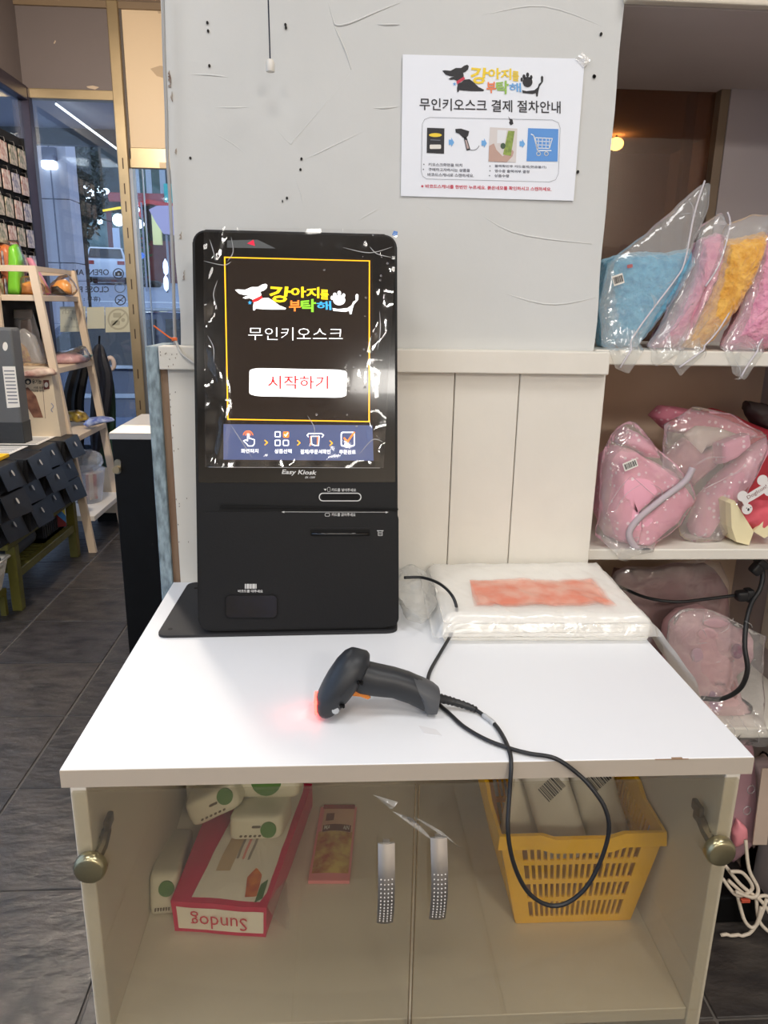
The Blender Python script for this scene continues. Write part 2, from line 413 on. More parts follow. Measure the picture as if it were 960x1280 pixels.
# shelving in the niche
shelf = thing('wall_shelf', 'white shelving unit of three boards right of the pillar', 'shelf', (.99, .6, 0))
for n, (zt, th) in enumerate(((1.305, .026), (.925, .022), (.526, .025))):
    bm = B(); bx(bm, (.768 if n else .771, .6055 if n else .6, zt - th), (NX - .0005, NB - .0005, zt), .002, seg=1); obj('shelf_board', bm, white_paint, shelf)

# ================================================================ display cabinet
cab = thing('display_cabinet', 'white display cabinet with glass doors and a white laminate top', 'cabinet', (.4, .29, 0))
lam = mat('white_laminate', (236, 238, 242), .38, var=.02, vscale=3)
lam_in = mat('cream_laminate', (216, 209, 197), .5, var=.05, vscale=2)
edge = mat('edge_band', (184, 172, 157), .45)
bm = B(); bx(bm, (0, 0, .8465), (.8, .583, .87), .0012); top = obj('worktop', bm, lam, cab)
bm = B(); bx(bm, (.0002, -.0008, .8475), (.7998, .0002, .8692)); obj('edge_strip', bm, edge, top)
bm = B(); bx(bm, (.7, -.001, .8687), (.713, .002, .8702)); bx(bm, (.68, -.0012, .869), (.72, 0, .8697)); obj('chip', bm, mat('chip_edge', (150, 122, 96), .8), top)
bm = B(); prism(bm, [WORLD.inv(at(*q, 'z', .87))[:2] for q in ((523, 907), (545, 912), (553, 920), (530, 917))], WORLD, .8701, .8704); obj('tape_scrap', bm, mat('residue', (224, 224, 227), .5), top)
for x0, x1 in ((.009, .027), (.769, .787)):
    bm = B(); bx(bm, (x0, .0, 0), (x1, .578, .8465), .001, seg=1); obj('side_panel', bm, lam_in, cab)
bm = B(); bx(bm, (.027, .563, .03), (.769, .578, .8465)); obj('back_panel', bm, lam_in, cab)
bm = B(); bx(bm, (.027, .004, .47), (.769, .563, .49), .001, seg=1); obj('shelf_board', bm, lam_in, cab)
bm = B(); bx(bm, (.027, .004, .05), (.769, .563, .07), .001, seg=1); obj('bottom_board', bm, lam_in, cab)
bm = B(); bx(bm, (.027, .03, 0), (.769, .045, .05)); obj('plinth', bm, lam_in, cab)
door_glass = clear('door_glass', (.90, .88, .82), .03, .20, .02, hazecol=(.6, .58, .52))
steel = mat('brushed_steel', (176, 172, 168), .34, .9)
brassy = mat('brass_cap', (168, 160, 128), .28, .9)
iron = mat('hinge_metal', (96, 84, 70), .38, .8)
dotm = mat('hole_glint', (236, 232, 226), .5)  # pale dot colour paints the reflections at the handle's holes
CW = F((0, -.0055, 0), (1, 0, 0), (0, 0, 1))
for s, (x0, x1, hx, hpx) in enumerate(((.0125, .4, .027, (482, 1060, 1160)), (.403, .7828, .769, (548, 1053, 1155)))):
    bm = B(); bx(bm, (x0, -.0055, .075), (x1, -.0008, .8435)); d = obj('door', bm, door_glass, cab)
    bm = B(); bx(bm, (x1 - .0012 if s == 0 else x0, -.0057, .076), (x1 if s == 0 else x0 + .0012, -.0006, .843)); obj('glass_edge', bm, mat('glass_edge', (112, 96, 72), .2), d)
    for hz in (.749, .17):
        f = F((hx, -.0055, hz), (1, 0, 0), (0, 0, 1))
        bm = B(); lathe(bm, [(.0001, 0), (.0175, 0), (.0185, .002), (.0185, .009), (.0165, .0125), (.0145, .0135), (.0001, .0135)], f, 28); k = obj('hinge_cap', bm, brassy, d, smooth=35)
        sx = 1 if s == 0 else -1
        bm = B(); tube(bm, [Vector((hx + sx * .004, -.0005, hz + .002)), Vector((hx + sx * .008, .012, hz + .010)), Vector((hx + sx * .007, .03, hz + .016))], .006, 8)
        bx(bm, (hx + sx * .001, .018, hz + .004), (hx + sx * .008, .046, hz + .016), .002); bx(bm, (hx + sx * .006, .022, hz + .020), (hx + sx * .013, .044, hz + .034), .002)
        obj('hinge_arm', bm, iron, d, smooth=40)
    a = at(hpx[0] + 1.5, hpx[1], 'y', -.02); b = at(hpx[0] - .5, hpx[2], 'y', -.02)
    hw = .0098; bm = B(); N = 16
    bowf = lambda t: -.012 - .016 * math.sin(math.pi * t)
    ctr = lambda t: (a.x * (1 - t) + b.x * t, a.z * (1 - t) + b.z * t)
    rings = []
    for i in range(N + 1):
        t = i / N; x, z = ctr(t); y = bowf(t); rings.append([Vector((x + hw * c, y - .002 * (1 - c * c), z)) for c in (-1, -.5, 0, .5, 1)] + [Vector((x + hw * c, y + .002, z)) for c in (1, 0, -1)])
    loft(bm, rings)
    for t in (.03, .97):
        x, z = ctr(t); bx(bm, (x - .004, -.012, z - .004), (x + .004, -.0056, z + .004))
    h = obj('handle', bm, steel, d, smooth=50)
    bm = B()
    for i in range(13):
        t = .33 + .05 * i; x, z = ctr(t)
        for c in (-.66, -.22, .22, .66):
            f = F((x + hw * c, bowf(t) - .002 * (1 - c * c) - .0002, z), (1, 0, 0), (0, 0, 1)); prism(bm, oval(0, 0, .00085, n=6), f, -.0002, .0004)
    p = obj('perforations', bm, dotm, h); p['kind'] = 'stuff'
film = clear('film', (.98, .98, .98), .03, .9, .08, .35, 40)
film_white = clear('film_white', (.95, .95, .95), .2, .6, .15, .3, 50)
bm = B()
cc = conv(380, 960, 4)
for poly, lift in (([(343, 132), (385, 150), (470, 170), (452, 195), (436, 208)], .006), ([(440, 215), (540, 250), (610, 320), (645, 365), (540, 292)], .004), ([(540, 240), (600, 265), (690, 318), (755, 375), (795, 408), (700, 335)], .005)):
    for k in range(len(poly)): pass
    c0 = at(*cc(*poly[0]), 'y', -.012)
    vs = [bm.verts.new(at(*cc(*q), 'y', -.0062 - lift * (i % 2 + .2))) for i, q in enumerate(poly)]
    for i in range(1, len(vs) - 1): bm.faces.new((vs[0], vs[i], vs[i + 1]))
fo = obj('peeling_film', bm, film_white, cab); fo['label'] = 'curled clear film peeling off the cabinet doors'

# things inside the cabinet
pink = mat('bag_pink', (206, 24, 84), .35, var=.1, vscale=12); paper = mat('paper_white', (232, 228, 220), .6)
bag = thing('pet_pad_bag', 'pink and white pet pad bag lying inside the cabinet below wipes', 'bag', (.15, .28, .49))
c = [Vector(p) for p in ((.071, .156, .4905), (.205, .139, .4905), (.262, .43, .4905), (.100, .45, .4905))]
e_ = [Vector(p) for p in ((.068, .160, .538), (.207, .143, .538), (.262, .43, .538), (.094, .45, .538))]
def patch(u, v, w):
    lo = (c[0] * (1 - u) + c[1] * u) * (1 - v) + (c[3] * (1 - u) + c[2] * u) * v
    hi = (e_[0] * (1 - u) + e_[1] * u) * (1 - v) + (e_[3] * (1 - u) + e_[2] * u) * v
    p = lo * (1 - w) + hi * w
    bul = .010 * math.sin(math.pi * u) * math.sin(math.pi * v) * w
    return p + Vector((0, 0, bul)) + noise.noise_vector(p * 35) * .0015
def rbox(bm, fn, n=8, m=10):
    """closed box skin over fn(u, v, w), gridded, slightly rounded by fn"""
    g = {}
    def V(i, j, k):
        key = (i, j, k)
        if key not in g:
            u, v, w = i / n, j / m, k / 4
            g[key] = bm.verts.new(fn(u, v, w))
        return g[key]
    for i in range(n):
        for j in range(m):
            for k in (0, 4): bm.faces.new((V(i, j, k), V(i + 1, j, k), V(i + 1, j + 1, k), V(i, j + 1, k)))
    for k in range(4):
        for i in range(n):
            for j in (0, m): bm.faces.new((V(i, j, k), V(i + 1, j, k), V(i + 1, j, k + 1), V(i, j, k + 1)))
        for j in range(m):
            for i in (0, n): bm.faces.new((V(i, j, k), V(i, j + 1, k), V(i, j + 1, k + 1), V(i, j, k + 1)))
    return bm
bm = B(); rbox(bm, patch); obj('bag_body', bm, pink, bag, smooth=50)
def onpatch(name, uv, w, m, off=.0012, side='top'):
    bm = B(); P = []
    cx = sum(u for u, v in uv) / len(uv); cy = sum(v for u, v in uv) / len(uv)
    def g(u, v): return patch(u, v, 1) + Vector((0, 0, off)) if side == 'top' else patch(u, 0, v) + Vector((.0003, -off, 0))
    O = resample([(u, v, 0) for u, v in uv], 32)
    rings = [[bm.verts.new(g(cx + (p.x - cx) * s, cy + (p.y - cy) * s)) for p in O] for s in (1, .8, .6, .4, .2)]
    for a, b in zip(rings, rings[1:]):
        for k in range(32): bm.faces.new((a[k], a[(k + 1) % 32], b[(k + 1) % 32], b[k]))
    bm.faces.new(rings[-1])
    return obj(name, bm, m, bag)
onpatch('white_panel', [(.2, .03), (.95, .03), (.93, .99), (.36, .99), (.3, .5)], 1, paper)
onpatch('tan_patch', [(.35, .2), (.5, .2), (.55, .52), (.42, .55)], 1, mat('tan_print', (196, 172, 142), .6), .002)
onpatch('orange_picture', [(.74, .05), (.86, .06), (.84, .2), (.76, .24), (.7, .17)], 1, mat('orange_print', (222, 130, 60), .5, rgb2=(170, 60, 40), vscale=60), .002)
onpatch('green_picture', [(.86, .02), (.93, .05), (.92, .18), (.86, .14)], 1, mat('green_print', (70, 110, 60), .6), .0022)
onpatch('label_panel', [(.05, .14), (.97, .14), (.97, .86), (.05, .86)], 1, paper, .0015, 'front')
q = [patch(u, 0, v) + Vector((.0003, -.0045, 0)) for u, v in ((.78, .34), (.25, .34), (.25, .70), (.78, .70))]
q = [q[2], q[3], q[0], q[1]]
bm = B(); text(bm, 'Sundog', [patch(u, 0, v) + Vector((.0002, -.0035, 0)) for u, v in ((.80, .80), (.20, .80), (.20, .22), (.80, .22))], .0); obj('lettering', bm, mat('red_print', (206, 60, 84), .5), bag)
for k, (u, wd) in enumerate(((.52, .05), (.58, .06), (.64, .04))):
    onpatch('print_line', [(u, .28), (u + .025, .28), (u + .04, .52), (u + .015, .52)], 1, mat('grey_print', (150, 140, 136), .6) if k != 1 else mat('pink_print', (226, 150, 150), .6), .0025)
bm = B()
sheet(bm, lambda u, v: Vector((.206 + .03 * u * (1 - .4 * v), .142 + .10 * v + .004 * u, .4915 + .044 * (1 - u) ** 1.5)) + noise.noise_vector(Vector((u * 6, v * 7, 3))) * .0025 * min(1, u * 3 + .1) + Vector((.003, 0, .003)), 8, 12)
obj('clear_gusset', bm, film_white, bag, smooth=True)

wipe = mat('wipe_pack', (222, 220, 204), .4, var=.05, vscale=20); leaf = mat('wipe_green', (86, 132, 62), .45, var=.2, vscale=30); tiny = mat('tiny_print', (108, 96, 84), .6)
def sq(bm, f, sx, sy, sz, e=.28, amp=0, fr=40, seg=28, n=12):
    sg = lambda x, p: math.copysign(abs(x) ** p, x)
    rr = []
    for i in range(n + 1):
        a = -math.pi / 2 + math.pi * i / n; a = max(-1.565, min(1.565, a))
        ring = []
        for k in range(seg):
            b = 2 * math.pi * k / seg
            p = f(sx * sg(math.cos(a), e) * sg(math.cos(b), e), sy * sg(math.cos(a), e) * sg(math.sin(b), e), sz * sg(math.sin(a), e))
            if amp: p = p + noise.noise_vector(p * fr) * amp
            ring.append(p)
        rr.append(ring)
    return loft(bm, rr)
def wipes(label, f, sx, sy, sz, dot, prints=True, circ=.45):
    """f: u across, v up, w towards the viewer; the pack runs back along -w"""
    t = thing('wet_wipes_pack', label, 'wipes', f(0, 0, 0), 'wet wipes packs in the cabinet')
    f2 = F(f(0, 0, -sz), f.x, f.y, f.z)
    bm = B(); sq(bm, f2, sx, sy, sz, .3, .0012, 40); obj('pack_body', bm, wipe, t, smooth=True)
    u, v = dot
    bm = B(); prism(bm, oval(u * sx, v * sy, circ * min(sx, sy), n=20), f, -.001, .0022); obj('green_mark', bm, leaf, t)
    if prints:
        bm = B()
        for k in range(6): prism(bm, rrect(-sx * .55 + k * sx * .17, -sy * .62, -sx * .55 + k * sx * .17 + sx * .1, -sy * .5, sx * .02, 1), f, -.001, .0018)
        prism(bm, rrect(-sx * .1, sy * .05, sx * .22, sy * .2, sx * .04, 2), f, -.001, .0018)
        obj('lettering', bm, tiny, t)
    return t
wipes('wet wipes pack standing along the cabinet left wall beside the pink bag', F((.0505, .185, .5255), (1, .08, 0), (-.03, .35, 1)), .0228, .034, .10, (.2, .3), circ=.5)
wipes('wet wipes pack on top of the pink bag, nearest the front', F((.178, .262, .578), (1, -.1, .08), (0, .25, 1)), .044, .021, .05, (.5, -.1), circ=.6)
wipes('tilted wet wipes pack between the left wall and the bag', F((.108, .292, .5975), (1, .1, .45), (-.42, .25, 1)), .045, .022, .055, (.55, .3), circ=.6)
wipes('wet wipes pack with a large green disc behind the front pack', F((.19, .335, .6105), (1, -.05, .02), (0, .3, 1)), .056, .030, .05, (.0, .1), False, circ=.85)
wipes('wet wipes pack standing on end at the back left inside the cabinet', F((.066, .40, .552), (1, 0, .1), (-.1, .3, 1)), .026, .06, .04, (.1, .5), circ=.5)

pouch = thing('snack_pouch', 'flat pink and yellow pet snack pouch lying alone on the cabinet shelf', 'snack', (.3, .32, .49))
a, b_, c_, d_ = [at(*q, 'z', .498) for q in ((385, 1100), (437, 1100), (446, 1008), (401, 1008))]
P2 = lambda u, v, h: (a * (1 - u) + b_ * u) * (1 - v) + (d_ * (1 - u) + c_ * u) * v + Vector((0, 0, h - .008 + .006 * math.sin(math.pi * u) * math.sin(math.pi * v)))
bm = B(); rbox(bm, lambda u, v, w: P2(u, v, w * .006 + .0008), 8, 10); obj('pouch_body', bm, mat('pouch_pink', (232, 148, 156), .35), pouch, smooth=40)
def ppatch(name, u0, v0, u1, v1, m, h=.0075):
    bm = B(); sheet(bm, lambda u, v: P2(u0 + (u1 - u0) * u, v0 + (v1 - v0) * v, h), 8, 8); return obj(name, bm, m, pouch)
ppatch('picture', .06, .08, .95, .62, mat('pouch_print', (222, 196, 110), .45, rgb2=(168, 84, 52), vscale=55))
ppatch('pale_panel', .12, .6, .95, .96, mat('pouch_pale', (222, 182, 160), .5))
ppatch('title_band', .16, .6, .9, .7, mat('pouch_brown', (120, 66, 50), .5), .0085)
ppatch('hang_strip', .08, .96, .95, 1.03, mat('pouch_red', (160, 70, 70), .4), .0078)
ppatch('emblem', .2, .76, .42, .88, mat('pouch_brown', (120, 66, 50)), .0085)
bm = B(); text(bm, 'MARMOKAN', [P2(u, v, .0103) for u, v in ((.2, .62), (.86, .62), (.86, .685), (.2, .685))], .02); obj('lettering', bm, paper, pouch)

# yellow basket
bask = thing('plastic_basket', 'yellow slotted plastic basket inside the cabinet at right', 'basket', (.655, .25, .49))
ym = mat('yellow_plastic', (248, 194, 16), .4, var=.06, vscale=10)
RZ = .672; b0 = [(.575, .150), (.748, .150), (.748, .352), (.575, .352)]; b1 = [(.533, .112), (.7625, .112), (.7625, .40), (.533, .40)]
bp_ = lambda k, t: Vector((b0[k][0] * (1 - t) + b1[k][0] * t, b0[k][1] * (1 - t) + b1[k][1] * t, .4915 + (RZ - .4915) * t))
def wallf(k):
    k2 = (k + 1) % 4; e0 = bp_(k2, 0) - bp_(k, 0); up_ = bp_(k, 1) - bp_(k, 0); n = e0.cross(up_).normalized()
    return lambda u, t, w=0: bp_(k, t) * (1 - u) + bp_(k2, t) * u + n * w
def slab(bm, g, u0, t0, u1, t1, w0, w1):
    vs = [bm.verts.new(g(u, t, w)) for w in (w0, w1) for u, t in ((u0, t0), (u1, t0), (u1, t1), (u0, t1))]
    for q in ((0, 1, 2, 3), (4, 7, 6, 5), (0, 4, 5, 1), (1, 5, 6, 2), (2, 6, 7, 3), (3, 7, 4, 0)): bm.faces.new([vs[i] for i in q])
bm = B()
tb = [0, .08, .265, .315, .48, .53, .70, .75, .915, 1.0]
for k in range(4):
    g = wallf(k); ns = 18 if k % 2 == 0 else 20; w0, w1 = -.0015, .0015
    for i in range(0, 10, 2): slab(bm, g, 0, tb[i], 1, tb[i + 1], w0, w1)
    for i in range(1, 9, 2):
        slab(bm, g, 0, tb[i], .12, tb[i + 1], w0, w1); slab(bm, g, .88, tb[i], 1, tb[i + 1], w0, w1)
        for s in range(1, ns):
            u = .12 + .76 * s / ns; slab(bm, g, u - .009, tb[i], u + .009, tb[i + 1], w0, w1)
obj('basket_wall', bm, ym, bask)
bm = B(); bx(bm, (.575, .15, .4905), (.748, .352, .494)); obj('basket_floor', bm, ym, bask)
bm = B(); pts = []
for k in range(4):
    p0, p1 = bp_(k, 1), bp_((k + 1) % 4, 1)
    for s in range(12):
        t = s / 12; dz = (-.007 if k in (0, 2) and .3 < t < .7 else (.012 if k in (1, 3) and .25 < t < .75 else 0)); pts.append(p0.lerp(p1, t) + Vector((0, 0, dz + .001)))
rg = []
for i, p in enumerate(pts):
    ctr_ = Vector((.648, .256, p.z)); d2 = (p - ctr_).normalized() * .008
    rg.append([p - d2 * .3 + Vector((0, 0, -.016)), p - d2 * .3 + Vector((0, 0, .005)), p + d2 * .5 + Vector((0, 0, .005)), p + d2 * .8 + Vector((0, 0, -.016))])
loftr(bm, [[bm.verts.new(q) for q in r] for r in rg], True)
obj('rim', bm, ym, bask, smooth=40)
pk = mat('packet_film', (206, 202, 194), .3, var=.08, vscale=15, coat=.5); bar_black = mat('bar_black', (46, 44, 46), .6)
def barcode(parent, f, u, v, wd, ht, n=9, w=.0012, label=True):
    if label:
        bm = B(); prism(bm, rrect(u - wd * .62, v - ht * .75, u + wd * .62, v + ht * .75, wd * .04, 1), f, w - .0006, w); lb = obj('price_label', bm, paper, parent)
    bm = B(); rs = random.Random(n)
    x = u - wd / 2
    while x < u + wd / 2:
        b2 = wd * rs.choice((.03, .05, .08)); prism(bm, [(x, v - ht / 2), (x + b2, v - ht / 2), (x + b2, v + ht / 2), (x, v + ht / 2)], f, w, w + .0003); x += b2 + wd * rs.choice((.03, .05))
    return obj('barcode', bm, bar_black, lb if label else parent)
for i, (x, y, tilt, lab) in enumerate(((.605, .225, -.3, 'clear packet with a barcode leaning in the yellow basket, first from its left'), (.632, .19, .3, 'clear packet with a barcode leaning in the yellow basket, second from its left'), (.668, .24, -.4, 'clear packet with a barcode in the yellow basket, second from its right'), (.705, .205, .25, 'clear packet with a barcode in the yellow basket, nearest the cabinet side'))):
    f = F((x + .005, y + .03, .647), (1, 0, tilt), (-tilt, .55, 1))
    t = thing('clear_packet', lab, 'packet', f(0, 0, 0), 'packets in the yellow basket')
    bm = B(); puff(bm, rrect(-.034, -.085, .034, .075, .006, 2), f, .011, 32, 5, .0012, 60, .25, i); obj('packet_body', bm, pk, t, smooth=True)
    barcode(t, F(f((-.008, .004, .004, .008)[i], (.034, .022, .034, .024)[i], .0112), f.x + f.y * .5, f.y - f.x * .5), 0, 0, .034, .024, 8 + i, .0015, False)
# ================================================================ kiosk
kblack = mat('kiosk_black', (11, 12, 15), .5, spec=.25, var=.05, vscale=30, bump=.05, bscale=400)
kgloss = mat('kiosk_gloss', (12, 12, 13), .12, coat=.4)
kslot = mat('slot_black', (5, 5, 6), .6, spec=.2)
kprint = mat('kiosk_print', (206, 206, 204), .5)
kio = thing('payment_kiosk', 'black tabletop touch screen ordering kiosk at the left back of the counter', 'kiosk', (.25, .42, .87))
ly, ll = R(1.7), R(12.8)
K = F((.0895, .3475, .8765), (math.cos(ly), math.sin(ly), 0), (-math.sin(ly) * math.sin(ll), math.cos(ly) * math.sin(ll), math.cos(ll)))
KW, KH = .3155, .622
bm = B(); prism(bm, rrect(.0, 0, KW, KH, .02, 6), K, -.022, 0)
bmesh.ops.bevel(bm, geom=[e for e in bm.edges if abs(sum(K.inv(v.co)[2] for v in e.verts) / 2) < 1e-4 and abs((e.verts[0].co - e.verts[1].co).dot(K.z)) < 1e-5], offset=.003, segments=2, affect='EDGES')
body = obj('body', bm, kblack, kio, smooth=35)
bm = B(); prism(bm, rrect(.012, .045, KW - .012, KH - .01, .016, 5), K, -.06, -.022); obj('rear_housing', bm, kblack, kio, smooth=35)
bm = B(); bx(bm, (.17, .46, .875), (.33, .50, 1.28), .004); obj('support_post', bm, kblack, kio)
plate = [WORLD.inv(at(*q, 'z', .874))[:2] for q in ((195, 795), (497, 789), (494, 728), (236, 728))]
pc = resample([(x, y, 0) for x, y in plate], 4)
def roundpoly(pts, r, n=5):
    out = []; P = [Vector((*p, 0)) for p in pts]
    for i, p in enumerate(P):
        a = (P[i - 1] - p).normalized(); b = (P[(i + 1) % len(P)] - p).normalized()
        p0, p1 = p + a * r, p + b * r
        for k in range(n + 1):
            t = k / n; q = p0 * (1 - t) ** 2 + p * 2 * t * (1 - t) + p1 * t * t; out.append((q.x, q.y))
    return out
bm = B(); prism(bm, roundpoly(plate, .018), WORLD, .8702, .8745); basep = obj('base_plate', bm, mat('plate_grey', (46, 46, 48), .7, spec=.3), kio)
bm = B()
for q in ((213, 786), (245, 735), (480, 782), (478, 735)): prism(bm, oval(*WORLD.inv(at(*q, 'z', .8745))[:2], .0035, n=12), WORLD, .8744, .8749)
obj('screw_holes', bm, kslot, basep)
# glossy upper glass and the screen
vb = K.px(370, 603)[1]; vt = K.px(370, 632)[1]
gl = rrect(.004, vb, KW - .004, KH - .004, .016, 6); gl = [(u, v) if v > vb + .02 else (u, max(vb, v)) for u, v in gl]
bm = B(); prism(bm, [(.004, vb), (KW - .004, vb)] + [(u, v) for u, v in rrect(.004, vb, KW - .004, KH - .004, .016, 6)[:14]], K, -.001, .0012); glass = obj('screen_glass', bm, kgloss, kio)
s0 = K.px(285, 320); s1 = K.px(465, 324); s2 = K.px(474, 577); s3 = K.px(281, 577)
def emis(name, rgb, s, rough=.14): return mat(name, rgb, rough, emit=s)
SW = .0016
bm = B(); bm.faces.new([bm.verts.new(K(*q, SW)) for q in (s3, s2, s1, s0)]); scr = obj('display', bm, mat('display_lit', (30, 22, 17), .1, emit=.9, coat=.3), glass)
ca = conv(230, 270, 3.4286); cb = conv(180, 520, 2.8235)
cK = K
yel = emis('lit_yellow', (252, 214, 30), 1.05); wht = emis('lit_white', (255, 255, 255), 1.15); org = emis('lit_orange', (250, 130, 50), 1.); grn = emis('lit_green', (130, 200, 50), 1.); blu = emis('lit_blue', (60, 160, 220), 1.); redl = emis('lit_red', (206, 44, 48), .8); gold = emis('lit_gold', (250, 180, 30), 1.)
# content frame
O = pxpoly(K, [(172, 176), (797, 192), (796, 884), (186, 874)], ca); I = pxpoly(K, [(178, 181), (792, 196), (790, 879), (191, 869)], ca)
bm = B(); ring_frame(bm, O, I, K, SW, SW + .0003); obj('yellow_border', bm, gold, scr)
bar = pxpoly(K, [(281, 157 - 128), (806, 157 - 124), (810, 158), (281, 154)], cb)
decal('blue_bar', [bar], emis('lit_bar', (76, 86, 122), .6), scr, K, SW + .0003)
btn = rrect(0, 0, 1, 1, .1, 5)
Q = [Vector((*K.px(*ca(*q)), 0)) for q in ((280, 772), (696, 780), (697, 660), (281, 652))]
bil = lambda u, v: tuple(((Q[0] * (1 - u) + Q[1] * u) * (1 - v) + (Q[3] * (1 - u) + Q[2] * u) * v)[:2])
decal('start_button', [[bil(u * (1 if True else 0), v) for u, v in [(x if .1 < x < .9 else (x - .5) * 1 + .5, y) for x, y in rrect(0, 0, 1, 1, .12, 5)]]], wht, scr, K, SW + .0004)
lettering('시작하기', ((360, 742), (618, 742), (618, 686), (360, 684)), redl, scr, K, SW + .0008, .008, ca)
lettering('무인키오스크', ((276, 532), (680, 536), (680, 480), (276, 478)), wht, scr, K, SW + .0006, -.010, ca)
def logo(parent, f, w, cv, mats, k=1.0):
    """dog, lettering and paw: mats = (dog, yellow, orange, green, blue, red)"""
    dog, y_, o_, g_, b_, r_ = mats
    L = lambda pts: [f.px(*cv(*q)) for q in pts]
    hd = [(219, 318), (232, 316), (262, 318), (290, 306), (318, 306), (334, 296), (350, 292), (358, 298), (354, 312), (340, 322), (328, 326), (332, 340), (318, 352), (300, 362), (282, 354), (262, 356), (252, 352), (264, 346), (282, 342), (258, 340), (236, 334)]
    bd = [(300, 372), (318, 366), (336, 354), (362, 352), (384, 366), (408, 384), (438, 396), (434, 402), (372, 402), (330, 400), (308, 398), (304, 406), (297, 406), (296, 390)]
    pw = oval(665, 362, 26, 22, 16); paw = [pw, oval(646, 340, 8, 10, 10), oval(665, 332, 8, 10, 10), oval(684, 342, 7, 9, 10), oval(634, 352, 6, 9, 10)]
    tl = [(636, 396), (660, 400), (700, 396), (718, 384), (724, 370), (736, 362), (734, 342), (740, 335), (747, 340), (746, 360), (728, 380), (722, 400), (718, 422), (710, 422), (708, 408), (690, 412), (640, 408)]
    for nm, p in [('dog_head', hd), ('dog_body', bd), ('dog_tail', tl), ('paw_pad', paw[0])] + [('paw_toe', p) for p in paw[1:]]: decal(nm, [L(p)], dog, parent, f, w)
    decal('collar', [L([(292, 362), (332, 342), (338, 352), (298, 374)])], r_, parent, f, w + .0002)
    st = [(283 + (10 if i % 2 == 0 else 4) * math.sin(math.pi * i / 5), 373 - (10 if i % 2 == 0 else 4) * math.cos(math.pi * i / 5)) for i in range(10)]
    decal('star', [L(st)], b_, parent, f, w + .0002)
    for ch, q, m in (('강', ((366, 372), (452, 372), (462, 306), (366, 298)), y_), ('아', ((458, 350), (524, 352), (524, 304), (458, 308)), y_), ('지', ((524, 352), (580, 354), (580, 306), (524, 312)), y_), ('를', ((584, 358), (620, 360), (620, 318), (584, 316)), y_),
                      ('부', ((450, 410), (500, 410), (500, 362), (450, 364)), o_), ('탁', ((500, 412), (566, 414), (566, 356), (500, 362)), g_), ('해', ((568, 406), (632, 404), (630, 366), (568, 368)), b_)):
        lettering(ch, q, m, parent, f, w + .0002, .018 if ch in '를해' else .03, cv)
logo(scr, K, SW + .0006, ca, (wht, yel, org, grn, blu, redl))
for body_, q in (('화면터치', (343, 131, 404, 116)), ('상품선택', (461, 132, 521, 117)), ('결제/주문서확인', (552, 134, 658, 118)), ('주문완료', (689, 135, 747, 120))):
    x0, y1, x1, y0 = q; lettering(body_, ((x0, y1), (x1, y1), (x1, y0), (x0, y0)), wht, scr, K, SW + .0007, .014, cb)
S_ = lambda pts, wd, cl=False: [[q for q in poly] for poly in stroke(pxpoly(K, pts, cb), wd, cl)]
decal('touch_icon', S_([(364, 100), (352, 88), (360, 84), (366, 88), (366, 64), (371, 64), (372, 80), (378, 80), (390, 84), (390, 98), (384, 106), (368, 106)], .0014, True), wht, scr, K, SW + .0007)
decal('touch_waves', S_(arc(368, 68, 9, 180, 360), .0013) + S_(arc(368, 70, 17, 190, 350), .0013), org, scr, K, SW + .0009)
for (x, y), m in (((472, 65), wht), ((472, 95), wht), ((501, 95), wht)): decal('grid_icon', S_(rrect(x - 9, y - 9, x + 9, y + 9, 3, 2), .0014, True), m, scr, K, SW + .0007)
decal('grid_check', [pxpoly(K, rrect(491, 55, 512, 77, 4, 3), cb)], org, scr, K, SW + .0007)
decal('check_mark', S_([(496, 66), (500, 71), (508, 60)], .0013), wht, scr, K, SW + .0010)
decal('receipt_icon', S_([(580, 74), (576, 68), (582, 62), (626, 62), (634, 68), (628, 75)], .0014) + S_([(590, 72), (592, 100), (602, 104), (616, 104), (618, 72)], .0014, True), wht, scr, K, SW + .0007)
decal('receipt_lines', S_([(588, 72), (588, 104)], .0012) + S_([(612, 72), (612, 104)], .0012), org, scr, K, SW + .0010)
decal('done_icon', S_(rrect(696, 58, 742, 106, 6, 3), .0016, True), wht, scr, K, SW + .0007)
decal('done_check', S_([(706, 78), (718, 91), (742, 58)], .0026), org, scr, K, SW + .0010)
for x, y in ((432, 94), (547, 95), (661, 96)): decal('arrow', S_([(x - 5, y - 8), (x + 4, y), (x - 5, y + 8)], .0016), gold, scr, K, SW + .0007)
lettering('Easy Kiosk', ((485, 209), (606, 212), (612, 192), (490, 189)), kprint, glass, K, .0017, .02, cb)
lettering('EK-1500', ((568, 220), (602, 220), (605, 213), (571, 213)), kprint, glass, K, .0017, 0, cb)
# lower panel and its slots
yl = K.px(370, 636)[1]
lp = [(.004, .004), (KW - .004, .004)]
bm = B(); prism(bm, [p for p in rrect(.003, .003, KW + .001, yl - .004, .014, 6)], K, -.004, .0045); low = obj('lower_panel', bm, kblack, kio, smooth=35)
LW = .0045
bm = B(); prism(bm, pxpoly(K, [(268, 325), (274, 312), (640, 318), (896, 326), (896, 332), (640, 326)], cb), K, LW - .004, LW + .0004); obj('card_groove', bm, kslot, low)
bm = B(); ring_frame(bm, pxpoly(K, rrect(617, 271, 767, 301, 14, 5), cb), pxpoly(K, rrect(620, 274, 764, 298, 12, 5), cb), K, .0002, .0012); cs = obj('card_slot_outline', bm, kprint, kio)
bm = B(); prism(bm, pxpoly(K, rrect(628, 277, 758, 297, 6, 4), cb), K, .0, .0008); obj('card_slot', bm, kslot, cs)
lettering('카드를 넣어주세요', ((662, 266), (748, 267), (748, 256), (662, 255)), kprint, kio, K, .0014, 0.01, cb)
